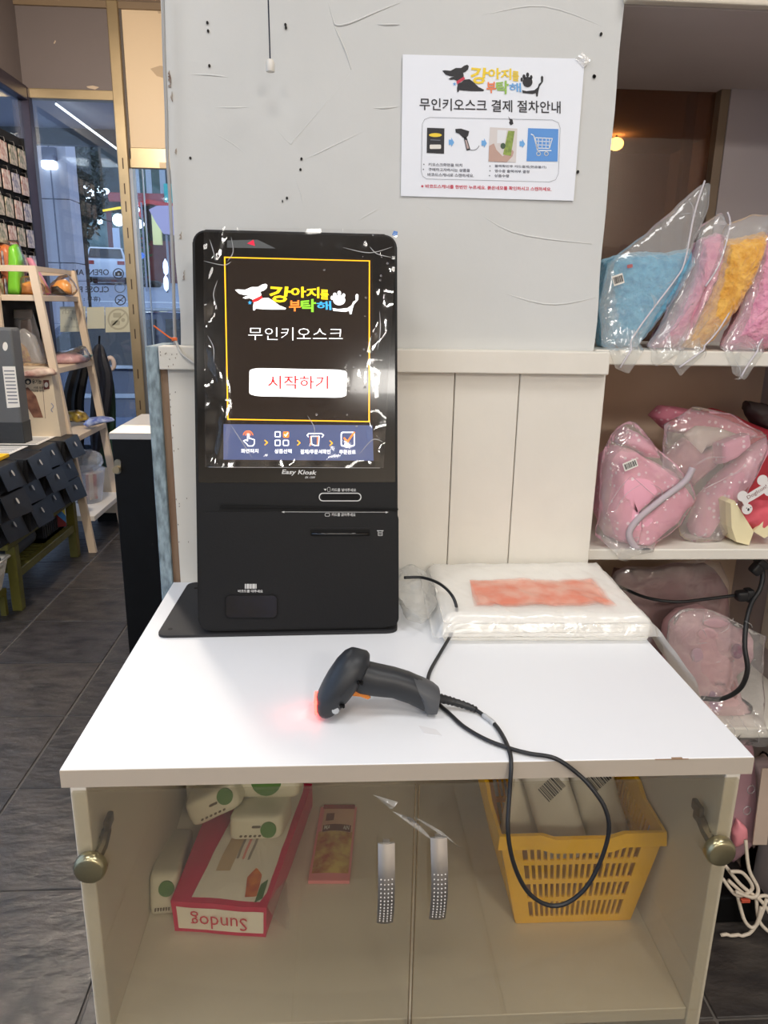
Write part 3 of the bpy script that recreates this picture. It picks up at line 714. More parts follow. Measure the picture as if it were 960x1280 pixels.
decal('card_icon', [pxpoly(K, [(634, 257), (645, 257), (640, 264)], cb)] + S_(rrect(648, 252, 657, 267, 2, 1), .0004, True), kprint, kio, K, .0014)
decal('arrow_line', S_([(488, 338), (860, 339)], .0005) + [pxpoly(K, [(486, 338), (496, 335), (496, 342)], cb), pxpoly(K, [(862, 339), (852, 336), (852, 343)], cb)], kprint, low, K, LW + .0004)
lettering('카드를 긁어주세요', ((662, 353), (746, 354), (746, 342), (662, 342)), kprint, low, K, LW + .0004, .01, cb)
decal('card_icon', S_(rrect(639, 343, 655, 353, 2, 1), .0006, True), kprint, low, K, LW + .0004)
bm = B(); ring_frame(bm, pxpoly(K, rrect(576, 394, 806, 432, 8, 4), cb), pxpoly(K, rrect(586, 400, 798, 424, 4, 4), cb), K, LW - .001, LW + .0008); rs = obj('receipt_slot_rim', bm, kblack, low)
bm = B(); prism(bm, pxpoly(K, rrect(586, 400, 798, 424, 4, 4), cb), K, LW - .001, LW + .0003); obj('receipt_slot', bm, kslot, rs)
bm = B(); P = [K(*K.px(*cb(x, 415)), LW + .001) for x in (592, 650, 720, 792)]; tube(bm, P, .0022, 8); obj('cutter_bar', bm, kgloss, rs, smooth=True)
decal('receipt_icon', S_([(822, 404), (844, 404)], .0009) + S_([(826, 405), (826, 421), (840, 421), (840, 405)], .0007) + S_([(828, 410), (838, 410)], .0006) + S_([(828, 415), (838, 415)], .0006), kprint, low, K, LW + .0004)
bm = B(); x = 357
for wd in (3, 2, 5, 2, 4, 2, 5, 3, 2): prism(bm, pxpoly(K, [(x, 608), (x + wd, 608), (x + wd, 591), (x, 591)], cb), K, LW, LW + .0004); x += wd + 1.6
obj('barcode_icon', bm, kprint, low)
lettering('바코드를 대주세요', ((333, 621), (420, 622), (420, 612), (333, 611)), kprint, low, K, LW + .0004, .012, cb)
bm = B(); ring_frame(bm, pxpoly(K, rrect(286, 628, 474, 714, 18, 5), cb), pxpoly(K, rrect(291, 632, 469, 709, 15, 5), cb), K, LW - .001, LW + .0009); rr_ = obj('scan_window_rim', bm, kslot, low)
bm = B(); prism(bm, pxpoly(K, rrect(291, 632, 469, 709, 15, 5), cb), K, LW - .001, LW + .0003); obj('scan_window', bm, mat('window_gloss', (8, 9, 14), .2, spec=.4, rgb2=(16, 20, 34), vscale=40), rr_)
# clear protective film over the screen
f0 = K.px(257, 584); f1 = K.px(479, 585); f2 = K.px(496, 289); f3 = K.px(255, 285)
def filmf(u, v):
    a = Vector((*f0, 0)) * (1 - u) + Vector((*f1, 0)) * u; b = Vector((*f3, 0)) * (1 - u) + Vector((*f2, 0)) * u; q = a * (1 - v) + b * v
    e = max(0, 1 - 6 * min(u, 1 - u, v, 1 - v) * 1.3)
    w_ = .0036 + .0008 * noise.noise(Vector((u * 3, v * 4, 1))) + e * (.0016 + .0034 * noise.noise(Vector((u * 10, v * 11, 5))))
    w_ += .0035 * math.exp(-((u - .06 - .05 * math.sin(v * 7)) / .025) ** 2) * (.4 + .6 * abs(math.sin(v * 11)))
    w_ += .0025 * math.exp(-((u - .9 - .04 * math.sin(v * 9 + 1)) / .03) ** 2) * (.4 + .6 * abs(math.sin(v * 13)))
    return K(q.x, q.y, max(.0028, w_))
bm = B(); sheet(bm, filmf, 60, 80); pf = obj('protective_film', bm, clear('screen_film', (.97, .97, .97), .008, .3, .06, .03, 22), kio, smooth=True)
bm = B(); ed = [filmf(u, 0) for u in [.02 + .96 * i / 20 for i in range(21)]]
tube(bm, ed, .00035, 5)
for ln in ([(.03, .95), (.05, .9), (.06, .86)], [(.0, .86), (.10, .845), (.14, .86)], [(.72, .925), (.86, .905), (.98, .93)], [(.07, .78), (.05, .72), (.07, .66)], [(.86, .93), (.9, .9), (.98, .885)], [(.14, .18), (.2, .11), (.26, .04)], [(.93, .66), (.94, .58), (.93, .5)], [(.86, .06), (.93, .12), (.99, .11)], [(.56, .22), (.60, .17), (.6, .12)], [(.02, .55), (.05, .5), (.05, .44)], [(.12, .86), (.15, .9), (.14, .96)]):
    tube(bm, spline([filmf(u, v) + K.z * .0004 for u, v in ln], 6), lambda t: .0001 + .0006 * math.sin(math.pi * min(.97, max(.03, t))), 5)
fc_ = obj('film_creases', bm, clear('crease', (.9, .9, .9), .35, .8, .15), pf, smooth=True)
bm = B(); rs_ = random.Random(4)
for k in range(26):
    u = rs_.choice((rs_.uniform(.5, .98), rs_.uniform(.85, .99))); v = rs_.uniform(.12, .98); p = filmf(u, v); f = F(p, K.x, K.y, K.z)
    r_ = rs_.uniform(.0006, .0022); lathe(bm, [(r_, -.0002), (r_ * .8, .0005), (r_ * .4, .0009), (.0001, .001)], f, 8)
b_ = obj('film_bubbles', bm, film, pf, smooth=True); b_['kind'] = 'stuff'
decal('pull_tab', [pxpoly(K, [(318 - 9, 305), (322 - 5, 300), (319, 308)])], emis('tab_red', (220, 40, 70), .5), glass, K, .0022)
decal('grey_tab', [pxpoly(K, [(284, 301), (322, 300), (345, 311), (284, 310)])], mat('grey_tab', (70, 76, 80), .4), glass, K, .0018)
bm = B(); prism(bm, pxpoly(K, [(492, 289), (497, 290), (496, 297), (490, 294)]), K, .001, .002); obj('blue_tape', bm, mat('blue_tape', (30, 110, 190), .4), kio)

# ================================================================ barcode scanner
N0 = at(407, 891, 'z', .8715); H0 = at(537, 889, 'z', .8715)
S = F(N0, (H0 - N0), (0, .16, 1)); S = F(N0, S.x, (S.y - S.x * S.y.dot(S.x)))
c4 = conv(370, 780, 3.3103)
sblack = mat('scanner_black', (34, 37, 42), .45, var=.05, vscale=40); sgrey = mat('scanner_grey', (74, 76, 80), .5)
scn = thing('barcode_scanner', 'black handheld barcode scanner with orange trigger lying on the counter', 'scanner', N0 + Vector((.06, .02, -.001)))
def sec(p, q, hd, n=18, e=.75):
    """cross-section through photo points p (one edge) and q (other edge), half depth hd"""
    a = Vector((*S.px(*c4(*p)), 0)); b = Vector((*S.px(*c4(*q)), 0)); c = (a + b) / 2; h = (a - b) / 2
    sg = lambda x: math.copysign(abs(x) ** e, x)
    return [S(c.x + h.x * sg(math.cos(2 * math.pi * k / n)), c.y + h.y * sg(math.cos(2 * math.pi * k / n)), hd * sg(math.sin(2 * math.pi * k / n)) - .0) for k in range(n)]
head = [((236, 100), (296, 112), .004), ((222, 104), (306, 128), .016), ((200, 118), (305, 160), .025), ((168, 152), (290, 196), .031), ((132, 205), (258, 250), .034), ((108, 248), (228, 290), .034), ((90, 286), (202, 322), .032), ((80, 312), (186, 340), .029), ((82, 340), (160, 358), .027), ((92, 356), (140, 368), .022)]
bm = B(); loft(bm, [sec(*h) for h in head]); obj('head', bm, sblack, scn, smooth=True)
handle = [((250, 118), (225, 262), .018), ((302, 158), (262, 282), .021), ((345, 168), (318, 292), .0205), ((410, 182), (395, 300), .0200), ((470, 200), (462, 322), .0200), ((520, 222), (512, 346), .0205), ((566, 246), (540, 360), .021)]
bm = B(); loft(bm, [sec(*h, 18, .8) for h in handle]); obj('grip', bm, sblack, scn, smooth=True)
cap = [((482, 208), (516, 300), .0208), ((530, 226), (530, 358), .0222), ((570, 246), (540, 367), .0226), ((592, 264), (574, 366), .021), ((592, 270), (580, 355), .017)]
bm = B(); loft(bm, [sec(*h, 18, .8) for h in cap]); obj('end_cap', bm, sgrey, scn, smooth=40)
bm = B(); prism(bm, pxpoly(S, [(216, 280), (240, 270), (270, 272), (298, 284), (308, 296), (296, 302), (268, 292), (236, 288)], c4), S, -.008, .0085); obj('trigger', bm, mat('trigger_orange', (214, 128, 44), .4), scn)
bm = B()
for q in ((256, 208), (268, 210), (186, 300), (196, 302)): u, v = S.px(*c4(*q)); prism(bm, oval(u, v, .0018, n=8), S, .026, .0345)
obj('vent_holes', bm, kslot, scn)
u, v = S.px(*c4(164, 322)); bm = B(); prism(bm, oval(u, v, .0045, .0045, 16, 0), S, .024, .0302); obj('round_sticker', bm, mat('sticker_grey', (170, 174, 178), .4), scn)
# scan window glowing red
ws = [Vector(S(*S.px(*c4(*q)), 0)) for q in ((80, 300), (84, 352))]
bm = B(); dv = S.z * .019; ex = -S.x * .0012
bm.faces.new([bm.verts.new(p) for p in (ws[0] + dv + ex, ws[1] + dv + ex, ws[1] - dv + ex, ws[0] - dv + ex)])
r = bmesh.ops.extrude_face_region(bm, geom=bm.faces[:]); bmesh.ops.translate(bm, verts=[g for g in r['geom'] if isinstance(g, bmesh.types.BMVert)], vec=S.x * .004)
obj('scan_window', bm, mat('red_glow', (255, 70, 60), emit=5), scn)
l = D.lights.new('scan_light', 'SPOT'); l.energy = .03; l.color = (1, .12, .1); l.spot_size = R(110); l.spot_blend = .8; l.shadow_soft_size = .01
lo = D.objects.new('scan_light', l); COL.objects.link(lo); lo.location = (ws[0] + ws[1]) / 2 - S.x * .006
lo.rotation_euler = (-S.x + Vector((0, -.35, -.5))).to_track_quat('-Z', 'Y').to_euler()
# cable
TZ = .8737
cabl = [S(*S.px(*c4(585, 305)), 0), at(566, 877, 'z', .882), at(590, 885, 'z', .876)]
pts = cabl + [at(*q, 'z', TZ) for q in ((603, 893), (618, 905), (629, 921), (637, 940))] + [at(639, 957, 'y', -.004), at(637, 990, 'y', -.014), at(635, 1040, 'y', -.03), at(643, 1082, 'y', -.034), at(660, 1115, 'y', -.034), at(684, 1131, 'y', -.034), at(708, 1129, 'y', -.034), at(732, 1110, 'y', -.034), at(750, 1078, 'y', -.032), at(761, 1040, 'y', -.03), at(757, 1012, 'y', -.026), at(742, 988, 'y', -.018), at(722, 967, 'y', -.008)] + [at(*q, 'z', TZ) for q in ((694, 948), (662, 942), (639, 936), (609, 925), (581, 909), (563, 893), (548, 879), (538, 864), (535, 850), (539, 836), (551, 815))] + [at(565, 790, 'z', .884), at(571, 766, 'z', .905), at(566, 746, 'z', .926), at(550, 730, 'z', .932), at(528, 722, 'z', .93), at(505, 722, 'z', .93)]
cbm = mat('cable_black', (30, 31, 34), .45)
bm = B(); tube(bm, spline(pts, 6), .0026, 8); obj('cable', bm, cbm, scn, smooth=True)
bm = B(); sp = spline(cabl + [pts[3]], 10); tube(bm, sp[:24], lambda t: .0062 - .0022 * t + .0007 * math.sin(t * 60), 10); obj('strain_relief', bm, cbm, scn, smooth=True)
bm = B(); sp = spline(pts[3:6], 8); tube(bm, sp[1:9], .0032, 8); obj('cable_label', bm, mat('label_silver', (186, 188, 190), .4), scn, smooth=True)

# ================================================================ pack of pads
pack = thing('pad_pack', 'plastic wrapped pack of white pads with orange print on the counter', 'pack', (.64, .44, .87))
padm = mat('pad_white', (252, 249, 242), .85, var=.03, vscale=20, bump=.15, bscale=80)
A0, A1, A2, A3 = Vector((.472, .318, 0)), Vector((.800, .312, 0)), Vector((.806, .575, 0)), Vector((.478, .568, 0))
def padf(z0, z1, ins):
    def g(u, v, w):
        p = (A0 * (1 - u) + A1 * u) * (1 - v) + (A3 * (1 - u) + A2 * u) * v
        c = Vector((.64, .44, 0)); p = c + (p - c) * (1 - ins * (1.4 - w) * .6)
        e = min(u, 1 - u, v, 1 - v); rnd = .0 if e > .08 else (1 - e / .08) ** 2
        zz = z0 + (z1 - z0) * w + .0025 * noise.noise(Vector((p.x * 14, p.y * 14, z0 * 6))) * (1 if z0 > .872 else w) - rnd * .004 * (1 if z0 > .9 else .2) * w
        return Vector((p.x, p.y + .0022 * noise.noise(Vector((u * 12, z0 * 300, w))), zz))
    return g
zs = [.8705, .878, .8855, .893, .9005, .908]
for i in range(5):
    bm = B(); rbox(bm, padf(zs[i], zs[i + 1] - .0006, .004 + .012 * abs(i - 2) / 2 + random.uniform(0, .006)), 14, 10); obj('pad', bm, padm, pack, smooth=60)
wrapm = clear('wrapper', (.985, .985, .98), .40, .3, .2, .2, 30, hazecol=(.97, .96, .94))
def topf(u, v):
    x = -.05 + 1.10 * u; y = -.035 + 1.06 * v
    p = (A0 * (1 - x) + A1 * x) * (1 - y) + (A3 * (1 - x) + A2 * x) * y
    e = min(x + .02, 1.02 - x, y + .02, 1.02 - y)
    z = .9135 + .003 * noise.noise(Vector((u * 9, v * 7, 2))) + .0025 * noise.noise(Vector((u * 26 + v * 10, v * 4, 7)))
    if e < .06: z -= .02 * (1 - max(0, e) / .06) ** 1.6
    if e < 0: z -= .012
    return Vector((p.x, p.y, max(.876, z)))
bm = B(); sheet(bm, topf, 60, 44); obj('wrapper_top', bm, wrapm, pack, smooth=True)
def frontf(u, v):
    p = A0 * (1 - u) + A1 * u; z = .8715 + .032 * v + .0015 * noise.noise(Vector((u * 30, v * 4, 1)))
    return Vector((p.x, p.y - .009 - .004 * math.sin(math.pi * v) - .0015 * noise.noise(Vector((u * 22, v * 5, 8))), z))
bm = B(); sheet(bm, frontf, 50, 8); obj('wrapper_front', bm, clear('wrapper_clear', (.98, .98, .97), .06, .5, .1, .3, 40), pack, smooth=True)
def soft_edge(m):
    """let printed ink thin out towards the border of its patch"""
    nt = m.node_tree; b = nt.nodes['Principled BSDF']; tc = nt.nodes.new('ShaderNodeTexCoord'); sx = nt.nodes.new('ShaderNodeSeparateXYZ'); nt.links.new(tc.outputs['Generated'], sx.inputs[0])
    def M(op, a, b2=None):
        n = nt.nodes.new('ShaderNodeMath'); n.operation = op
        for i, x in enumerate((a, b2)):
            if x is None: continue
            if isinstance(x, (int, float)): n.inputs[i].default_value = x
            else: nt.links.new(x, n.inputs[i])
        return n.outputs[0]
    e = M('MINIMUM', M('MULTIPLY', M('MINIMUM', sx.outputs[0], M('SUBTRACT', 1, sx.outputs[0])), 16), M('MULTIPLY', M('MINIMUM', sx.outputs[1], M('SUBTRACT', 1, sx.outputs[1])), 7))
    al = nt.nodes.new('ShaderNodeMapRange'); nt.links.new(M('MINIMUM', e, 1), al.inputs[0]); al.inputs[3].default_value = 0; al.inputs[4].default_value = .82
    nt.links.new(al.outputs[0], b.inputs['Alpha'])
# orange print: a patch riding on the wrapper
om = mat('orange_print_pack', (240, 138, 110), .5, rgb2=(244, 186, 166), vscale=26)
pq = [at(*q, 'z', .914) for q in ((592, 758), (772, 758), (742, 722), (587, 724))]
def patf(u, v):
    p = (pq[0] * (1 - u) + pq[1] * u) * (1 - v) + (pq[3] * (1 - u) + pq[2] * u) * v
    best = (Vector((p.x, p.y, 0)) - A0); uu = (best.x / (A1.x - A0.x) + .05) / 1.10; vv = (best.y / (A3.y - A0.y) + .035) / 1.06
    return Vector((p.x, p.y, topf(uu, vv).z + .0010 + .0004 * noise.noise(p * 60)))
bm = B(); sheet(bm, patf, 40, 24); obj('orange_print', bm, om, pack, smooth=True)
soft_edge(om)
# crumpled ends of the wrapper
def tail(u, v):
    s = u; x = .800 + .017 * min(1, s * 3) + .012 * s; y = .53 - .36 * s * 1.0 + .10 * (v - .5) * (1 - s) * 2
    z = .906 - .012 * s - .045 * max(0, v - .15) * (0.5 + s)
    p = Vector((.801 + .022 * v + .012 * s, .56 - .38 * s, .905 - .03 * v - .035 * s * v - .028 * s * s))
    return p + noise.noise_vector(Vector((u * 8, v * 5, 4))) * .004
bm = B(); sheet(bm, tail, 28, 10); obj('wrapper_tail', bm, clear('wrapper_thick', (.98, .97, .95), .7, .3, .2, .3, 30, hazecol=(.97, .94, .88)), pack, smooth=True)
bm = B()
cpt = at(520, 755, 'z', .895)
def crump(u, v):
    a = 2 * math.pi * u; b = math.pi * (v - .5)
    rx, ry, rz = .034, .12, .025
    p = Vector((cpt.x + .004 + rx * math.cos(a) * math.cos(b), .455 + ry * math.sin(b), .8985 + rz * math.sin(a) * math.cos(b)))
    return p + noise.noise_vector(p * 28) * .010 + noise.noise_vector(p * 70) * .004
def crumpc(u, v):
    p = crump(u % 1.0, v); p.z = max(.8708, p.z); p.x = min(p.x, .478); return p
sheet(bm, crumpc, 36, 28); bmesh.ops.remove_doubles(bm, verts=bm.verts[:], dist=1e-5)
obj('crumpled_end', bm, clear('wrapper_crumple', (.97, .97, .96), .16, .5, .1, .3, 30, hazecol=(.95, .95, .92)), pack, smooth=True)

# ================================================================ poster
pq_ = [at(*q, 'y', PY - .003) for q in ((503.5, 68), (731, 73.5), (717, 251), (501, 245))]
PF = F((0, PY - .0035, 0), (1, 0, 0), (0, 0, 1))
pos = thing('poster', 'white paper poster with dog logo and kiosk instructions taped on the wall', 'poster', sum(pq_, Vector()) / 4)
a, b, c, d = pq_
def pap(u, v):
    p = (a * (1 - u) + b * u) * (1 - v) + (d * (1 - u) + c * u) * v
    return p
bm = B(); sheet(bm, lambda u, v: pap(u, v) + Vector((0, -.0, 0)), 1, 1)
r = bmesh.ops.extrude_face_region(bm, geom=bm.faces[:]); bmesh.ops.translate(bm, verts=[g for g in r['geom'] if isinstance(g, bmesh.types.BMVert)], vec=(0, .0006, 0))
pp = obj('paper', bm, mat('poster_paper', (232, 236, 244), .45), pos)
ink = mat('ink_black', (38, 38, 44), .6); ink2 = mat('ink_grey', (110, 112, 122), .6); pw_ = .0002
cpq = conv(490, 60, 3.6923)
iy, io, ig, ib, ir = mat('ink_yellow', (240, 208, 60), .6), mat('ink_orange', (232, 130, 86), .6), mat('ink_green', (150, 190, 90), .6), mat('ink_blue', (110, 170, 226), .6), mat('ink_red', (206, 62, 84), .6)
# logo coordinates of the screen mapped onto the poster's logo
def lg(u, v):
    x = 232 + (u - 219) / (747 - 219) * (698 - 232); y = 76 + (v - 292) / (422 - 292) * (220 - 76) + (u - 219) / 528 * 4
    return cpq(x, y)
logo(pp, PF, pw_, lg, (ink, iy, io, ig, ib, ir))
T_ = lambda s, q, m, bold=0.: lettering(s, ((q[0], q[3]), (q[2], q[3] + (q[2] - q[0]) * .025), (q[2], q[1] + (q[2] - q[0]) * .025), (q[0], q[1])), m, pp, PF, pw_, bold, cpq)
T_('무인키오스크 결제 절차안내', (127, 230, 778, 286), ink, .010)
T_('키오스크화면을 터치', (168, 530, 324, 545), ink2, .02); T_('구매하고자하시는 상품을', (168, 553, 360, 568), ink2, .02); T_('바코드스캐너로 스캔하세요.', (164, 576, 378, 592), ink2, .02)
T_('품목확인후 카드결제(현금불가)', (474, 538, 712, 552), ink2, .02); T_('영수증 출력여부 결정', (474, 560, 634, 574), ink2, .02); T_('상품수령', (472, 582, 540, 596), ink2, .02)
T_('※ 바코드스캐너를 한번만 누르세요. 붉은네모를 확인하시고 스캔하세요.', (134, 628, 736, 646), ir, .02)
decal('bullets', [pxpoly(PF, oval(x, y, 3, n=8), cpq) for x, y in ((147, 537), (145, 560), (452, 545), (452, 567), (450, 589))], ink2, pp, PF, pw_)
fr = [(140, 350), (150, 330), (175, 320), (740, 332), (768, 345), (776, 370), (768, 580), (755, 608), (725, 618), (160, 604), (142, 592), (135, 570)]
decal('rounded_frame', stroke(pxpoly(PF, fr, cpq), .0006, True), mat('ink_line', (150, 152, 160), .6), pp, PF, pw_)
decal('kiosk_picture', [pxpoly(PF, [(162, 368), (242, 371), (240, 488), (160, 484)], cpq)], ink, pp, PF, pw_)
decal('picture_logo', [pxpoly(PF, oval(200, 402, 30, 9, 14), cpq)], iy, pp, PF, pw_ + .0002)
decal('picture_button', [pxpoly(PF, rrect(174, 446, 226, 466, 4, 2), cpq)], paper, pp, PF, pw_ + .0002)
decal('picture_text', stroke(pxpoly(PF, [(178, 424), (222, 426)], cpq), .0012), ink2, pp, PF, pw_ + .0002)
for x, y in ((274, 435), (425, 439), (601, 442)):
    decal('blue_arrow', [pxpoly(PF, [(x - 12, y - 12), (x, y - 12), (x, y - 22), (x + 13, y + 1), (x, y + 22), (x, y + 12), (x - 12, y + 12)], cpq)], ib, pp, PF, pw_)
decal('scanner_picture', [pxpoly(PF, [(292, 374), (318, 372), (356, 384), (352, 404), (340, 418), (326, 412), (310, 396), (294, 390)], cpq), pxpoly(PF, [(330, 410), (346, 416), (362, 470), (344, 474)], cpq)], ink, pp, PF, pw_)
decal('scanner_grip', [pxpoly(PF, [(336, 424), (345, 426), (356, 464), (346, 466)], cpq)], mat('ink_pinkgrey', (180, 160, 158), .6), pp, PF, pw_ + .0002)
decal('scanner_cable', stroke(pxpoly(PF, arc(372, 440, 32, 20, 110, 8), cpq), .0007), ink, pp, PF, pw_)
decal('photo_back', [pxpoly(PF, [(452, 366), (578, 372), (572, 528), (444, 524)], cpq)], mat('ink_photo', (214, 208, 206), .6), pp, PF, pw_)
decal('photo_hand', [pxpoly(PF, [(448, 452), (470, 440), (482, 470), (510, 500), (556, 470), (562, 480), (556, 500), (530, 527), (446, 524)], cpq)], mat('ink_skin', (190, 158, 146), .6), pp, PF, pw_ + .0001)
decal('photo_pack', [pxpoly(PF, [(536, 382), (566, 384), (548, 498), (512, 492)], cpq)], mat('ink_packgreen', (150, 170, 80), .6, rgb2=(120, 140, 70), vscale=200), pp, PF, pw_ + .0003)
decal('photo_card', [pxpoly(PF, [(486, 378), (530, 380), (520, 440), (484, 440)], cpq)], mat('ink_card', (226, 228, 232), .6), pp, PF, pw_ + .0002)
decal('photo_mark', [pxpoly(PF, oval(512, 452, 12, 14, 9), cpq)], mat('ink_darkgreen', (70, 90, 70), .6), pp, PF, pw_ + .0004)
decal('cart_square', [pxpoly(PF, [(628, 370), (768, 374), (764, 524), (621, 522)], cpq)], mat('ink_square', (92, 150, 218), .6), pp, PF, pw_)
ct = stroke(pxpoly(PF, [(642, 398), (654, 404), (672, 474), (734, 474)], cpq), .0015) + stroke(pxpoly(PF, [(660, 414), (740, 418), (726, 464), (670, 462)], cpq), .0013, True)
for x in (676, 694, 712, 727): ct += stroke(pxpoly(PF, [(x, 416), (x - 2, 462)], cpq), .001)
ct += stroke(pxpoly(PF, [(664, 430), (736, 433)], cpq), .001) + stroke(pxpoly(PF, [(667, 447), (732, 449)], cpq), .001)
for x in (676, 712): ct += stroke(pxpoly(PF, oval(x, 488, 9, n=10), cpq), .0014, True)
decal('cart_icon', ct, mat('ink_white', (240, 244, 248), .6), pp, PF, pw_ + .0003)
decal('ink_blot', [pxpoly(PF, [(536, 315), (544, 326), (556, 330), (560, 350), (548, 357), (540, 346), (544, 336)], cpq)], ink, pp, PF, pw_)
for i, q in enumerate(((880, 55, 36, 46), )):
    x, y, rx, ry = q; bm = B(); prism(bm, pxpoly(PF, [(x - rx, y - 4), (x - 4, y - ry * .8), (x + rx, y + 2), (x + 4, y + ry * .8)], cpq), PF, .0008, .0014); obj('tape', bm, film_white, pos)

# ================================================================ hanging sensor lamp and the grey wall cable
hp = at(338, 88, 'y', .54); tp = at(336, -20, 'y', .54)
t = thing('hanging_lamp_holder', 'small white cylinder hanging on a thin black wire before the wall', 'lamp holder', hp)
bm = B(); tube(bm, [hp + Vector((0, 0, .012)), hp + Vector((-.001, .002, .09)), Vector((hp.x - .003, hp.y + .004, 3.0195))], .0012, 6); obj('wire', bm, mat('wire_blue', (28, 34, 52), .5), t)
f = F(hp - Vector((0, 0, .002)), (1, 0, 0), (0, 1, 0), (0, 0, 1))
bm = B(); lathe(bm, [(.0001, 0), (.0062, 0), (.0066, .001), (.0066, .012), (.005, .016), (.002, .0175), (.0001, .0175)], f, 20); obj('cap', bm, mat('cap_white', (222, 218, 210), .5), t, smooth=40)
wc = [at(u, v, 'y', .58) for u, v in ((203, -30), (205, 60), (208, 140), (209, 190), (212, 240), (216, 330), (218, 400), (219, 431))]
t = thing('wall_cable', 'grey cable running down the left edge of the plastered pillar', 'cable', wc[-1])
bm = B(); tube(bm, spline(wc, 4), .0028, 8); obj('cable_run', bm, mat('cable_grey', (164, 164, 164), .5), t, smooth=True)
bm = B(); tube(bm, spline([at(*q, 'y', .562) for q in ((219, 424), (226, 440), (236, 449), (250, 458))], 5), .0022, 7); obj('cable_end', bm, mat('cable_pale', (214, 210, 202), .5), t, smooth=True)
bm = B(); tube(bm, spline([at(*q, 'y', .56) for q in ((192, 407), (204, 416), (214, 423), (221, 425))], 4), .0014, 6); zb = at(218, 424, 'y', .563); bx(bm, zb - Vector((.004, .003, .003)), zb + Vector((.004, .006, .003)), .0008); obj('zip_tie', bm, mat('zip_orange', (238, 110, 40), .45), t)
# ================================================================ goods on the wall shelves
def fluffy(name, rgb, rgb2): return mat(name, rgb, .95, rgb2=rgb2, vscale=70, bump=1.0, bscale=160, sheen=.6)
def dots(name, rgb, dot, scale=70):
    if name in MATS: return MATS[name]
    m = mat(name, rgb, .7); nt = m.node_tree; b = nt.nodes['Principled BSDF']
    tc = nt.nodes.new('ShaderNodeTexCoord'); vo = nt.nodes.new('ShaderNodeTexVoronoi'); vo.inputs['Scale'].default_value = scale; vo.inputs['Randomness'].default_value = .55
    nt.links.new(tc.outputs['Object'], vo.inputs['Vector'])
    rp = nt.nodes.new('ShaderNodeValToRGB'); rp.color_ramp.elements[0].position = .2; rp.color_ramp.elements[1].position = .27
    rp.color_ramp.elements[0].color = C(*dot); rp.color_ramp.elements[1].color = C(*rgb)
    nt.links.new(vo.outputs['Distance'], rp.inputs[0]); nt.links.new(rp.outputs[0], b.inputs['Base Color'])
    return m
bagfilm = clear('zip_bag', (.97, .98, .98), .13, .5, .1, .3, 22)
bagfilm2 = clear('crinkle_bag', (.97, .97, .97), .08, .85, .07, .8, 24)
bagshine = clear('bag_shine', (.95, .95, .95), .3, .9, .12)
creasem = clear('bag_crease', (.95, .95, .95), .3, .8, .15)
def zclamp(bm, z):
    for v in bm.verts: v.co.z = max(v.co.z, z + (v.co.z - z) * .02 if v.co.z < z else v.co.z)
    return bm
def pf_(bm, f, px, d, zmin=None, **k):
    puff(bm, pxpoly(f, px), f, d, **k)
    if zmin is not None:
        for v in bm.verts:
            if v.co.z < zmin: v.co.z = zmin
    for v in bm.verts:
        v.co.x = max(v.co.x, .772); v.co.x = min(v.co.x, 1.33); v.co.y = min(v.co.y, 1.025)
    return bm
def FSH(y, z, t=0): return F((0, y, z), (1, 0, 0), (0, t, 1))
Zt = 1.3065
items = [
 ('sky blue fluffy cushion in a zip bag, largest on the top shelf', (112, 186, 216), (84, 158, 194), .72, [(750, 436), (745, 390), (752, 325), (790, 316), (830, 318), (858, 312), (864, 330), (842, 368), (812, 410), (790, 436)], .06,
  [(752, 434), (748, 380), (760, 330), (815, 285), (876, 230), (887, 229), (884, 262), (874, 290), (848, 352), (815, 400), (780, 466), (764, 458), (758, 445)], [(877, 229), (864, 270), (852, 330), (840, 352), (815, 385), (790, 420), (768, 460)]),
 ('pink fluffy cushion in a bag between the blue and yellow cushions', (232, 164, 184), (214, 136, 164), .70, [(812, 436), (838, 400), (860, 350), (872, 300), (892, 292), (904, 298), (896, 330), (870, 390), (846, 436)], .05,
  [(806, 436), (830, 400), (866, 320), (876, 282), (900, 265), (910, 285), (908, 310), (880, 360), (850, 434), (815, 458), (808, 452)], [(905, 268), (908, 285), (896, 330), (878, 360)]),
 ('yellow fluffy cushion in a bag on the top shelf', (238, 184, 86), (214, 150, 52), .68, [(848, 436), (868, 398), (888, 350), (900, 302), (930, 296), (952, 291), (950, 312), (934, 352), (908, 396), (880, 432), (866, 438)], .05,
  [(845, 436), (870, 390), (895, 320), (908, 280), (940, 268), (966, 268), (958, 300), (930, 352), (908, 392), (876, 440), (846, 470), (838, 456)], [(960, 292), (938, 340), (912, 384), (894, 414), (872, 438), (844, 460)]),
 ('pink fluffy cushion in a bag at the right end of the top shelf', (238, 168, 186), (222, 140, 166), .66, [(905, 432), (920, 404), (940, 350), (952, 300), (975, 280), (1010, 285), (1010, 330), (985, 400), (960, 436), (930, 440)], .05,
  [(900, 436), (925, 390), (950, 300), (975, 262), (1015, 262), (1015, 330), (985, 390), (955, 430), (930, 476), (913, 466)], [(975, 385), (955, 414), (940, 440), (922, 472)]),
]
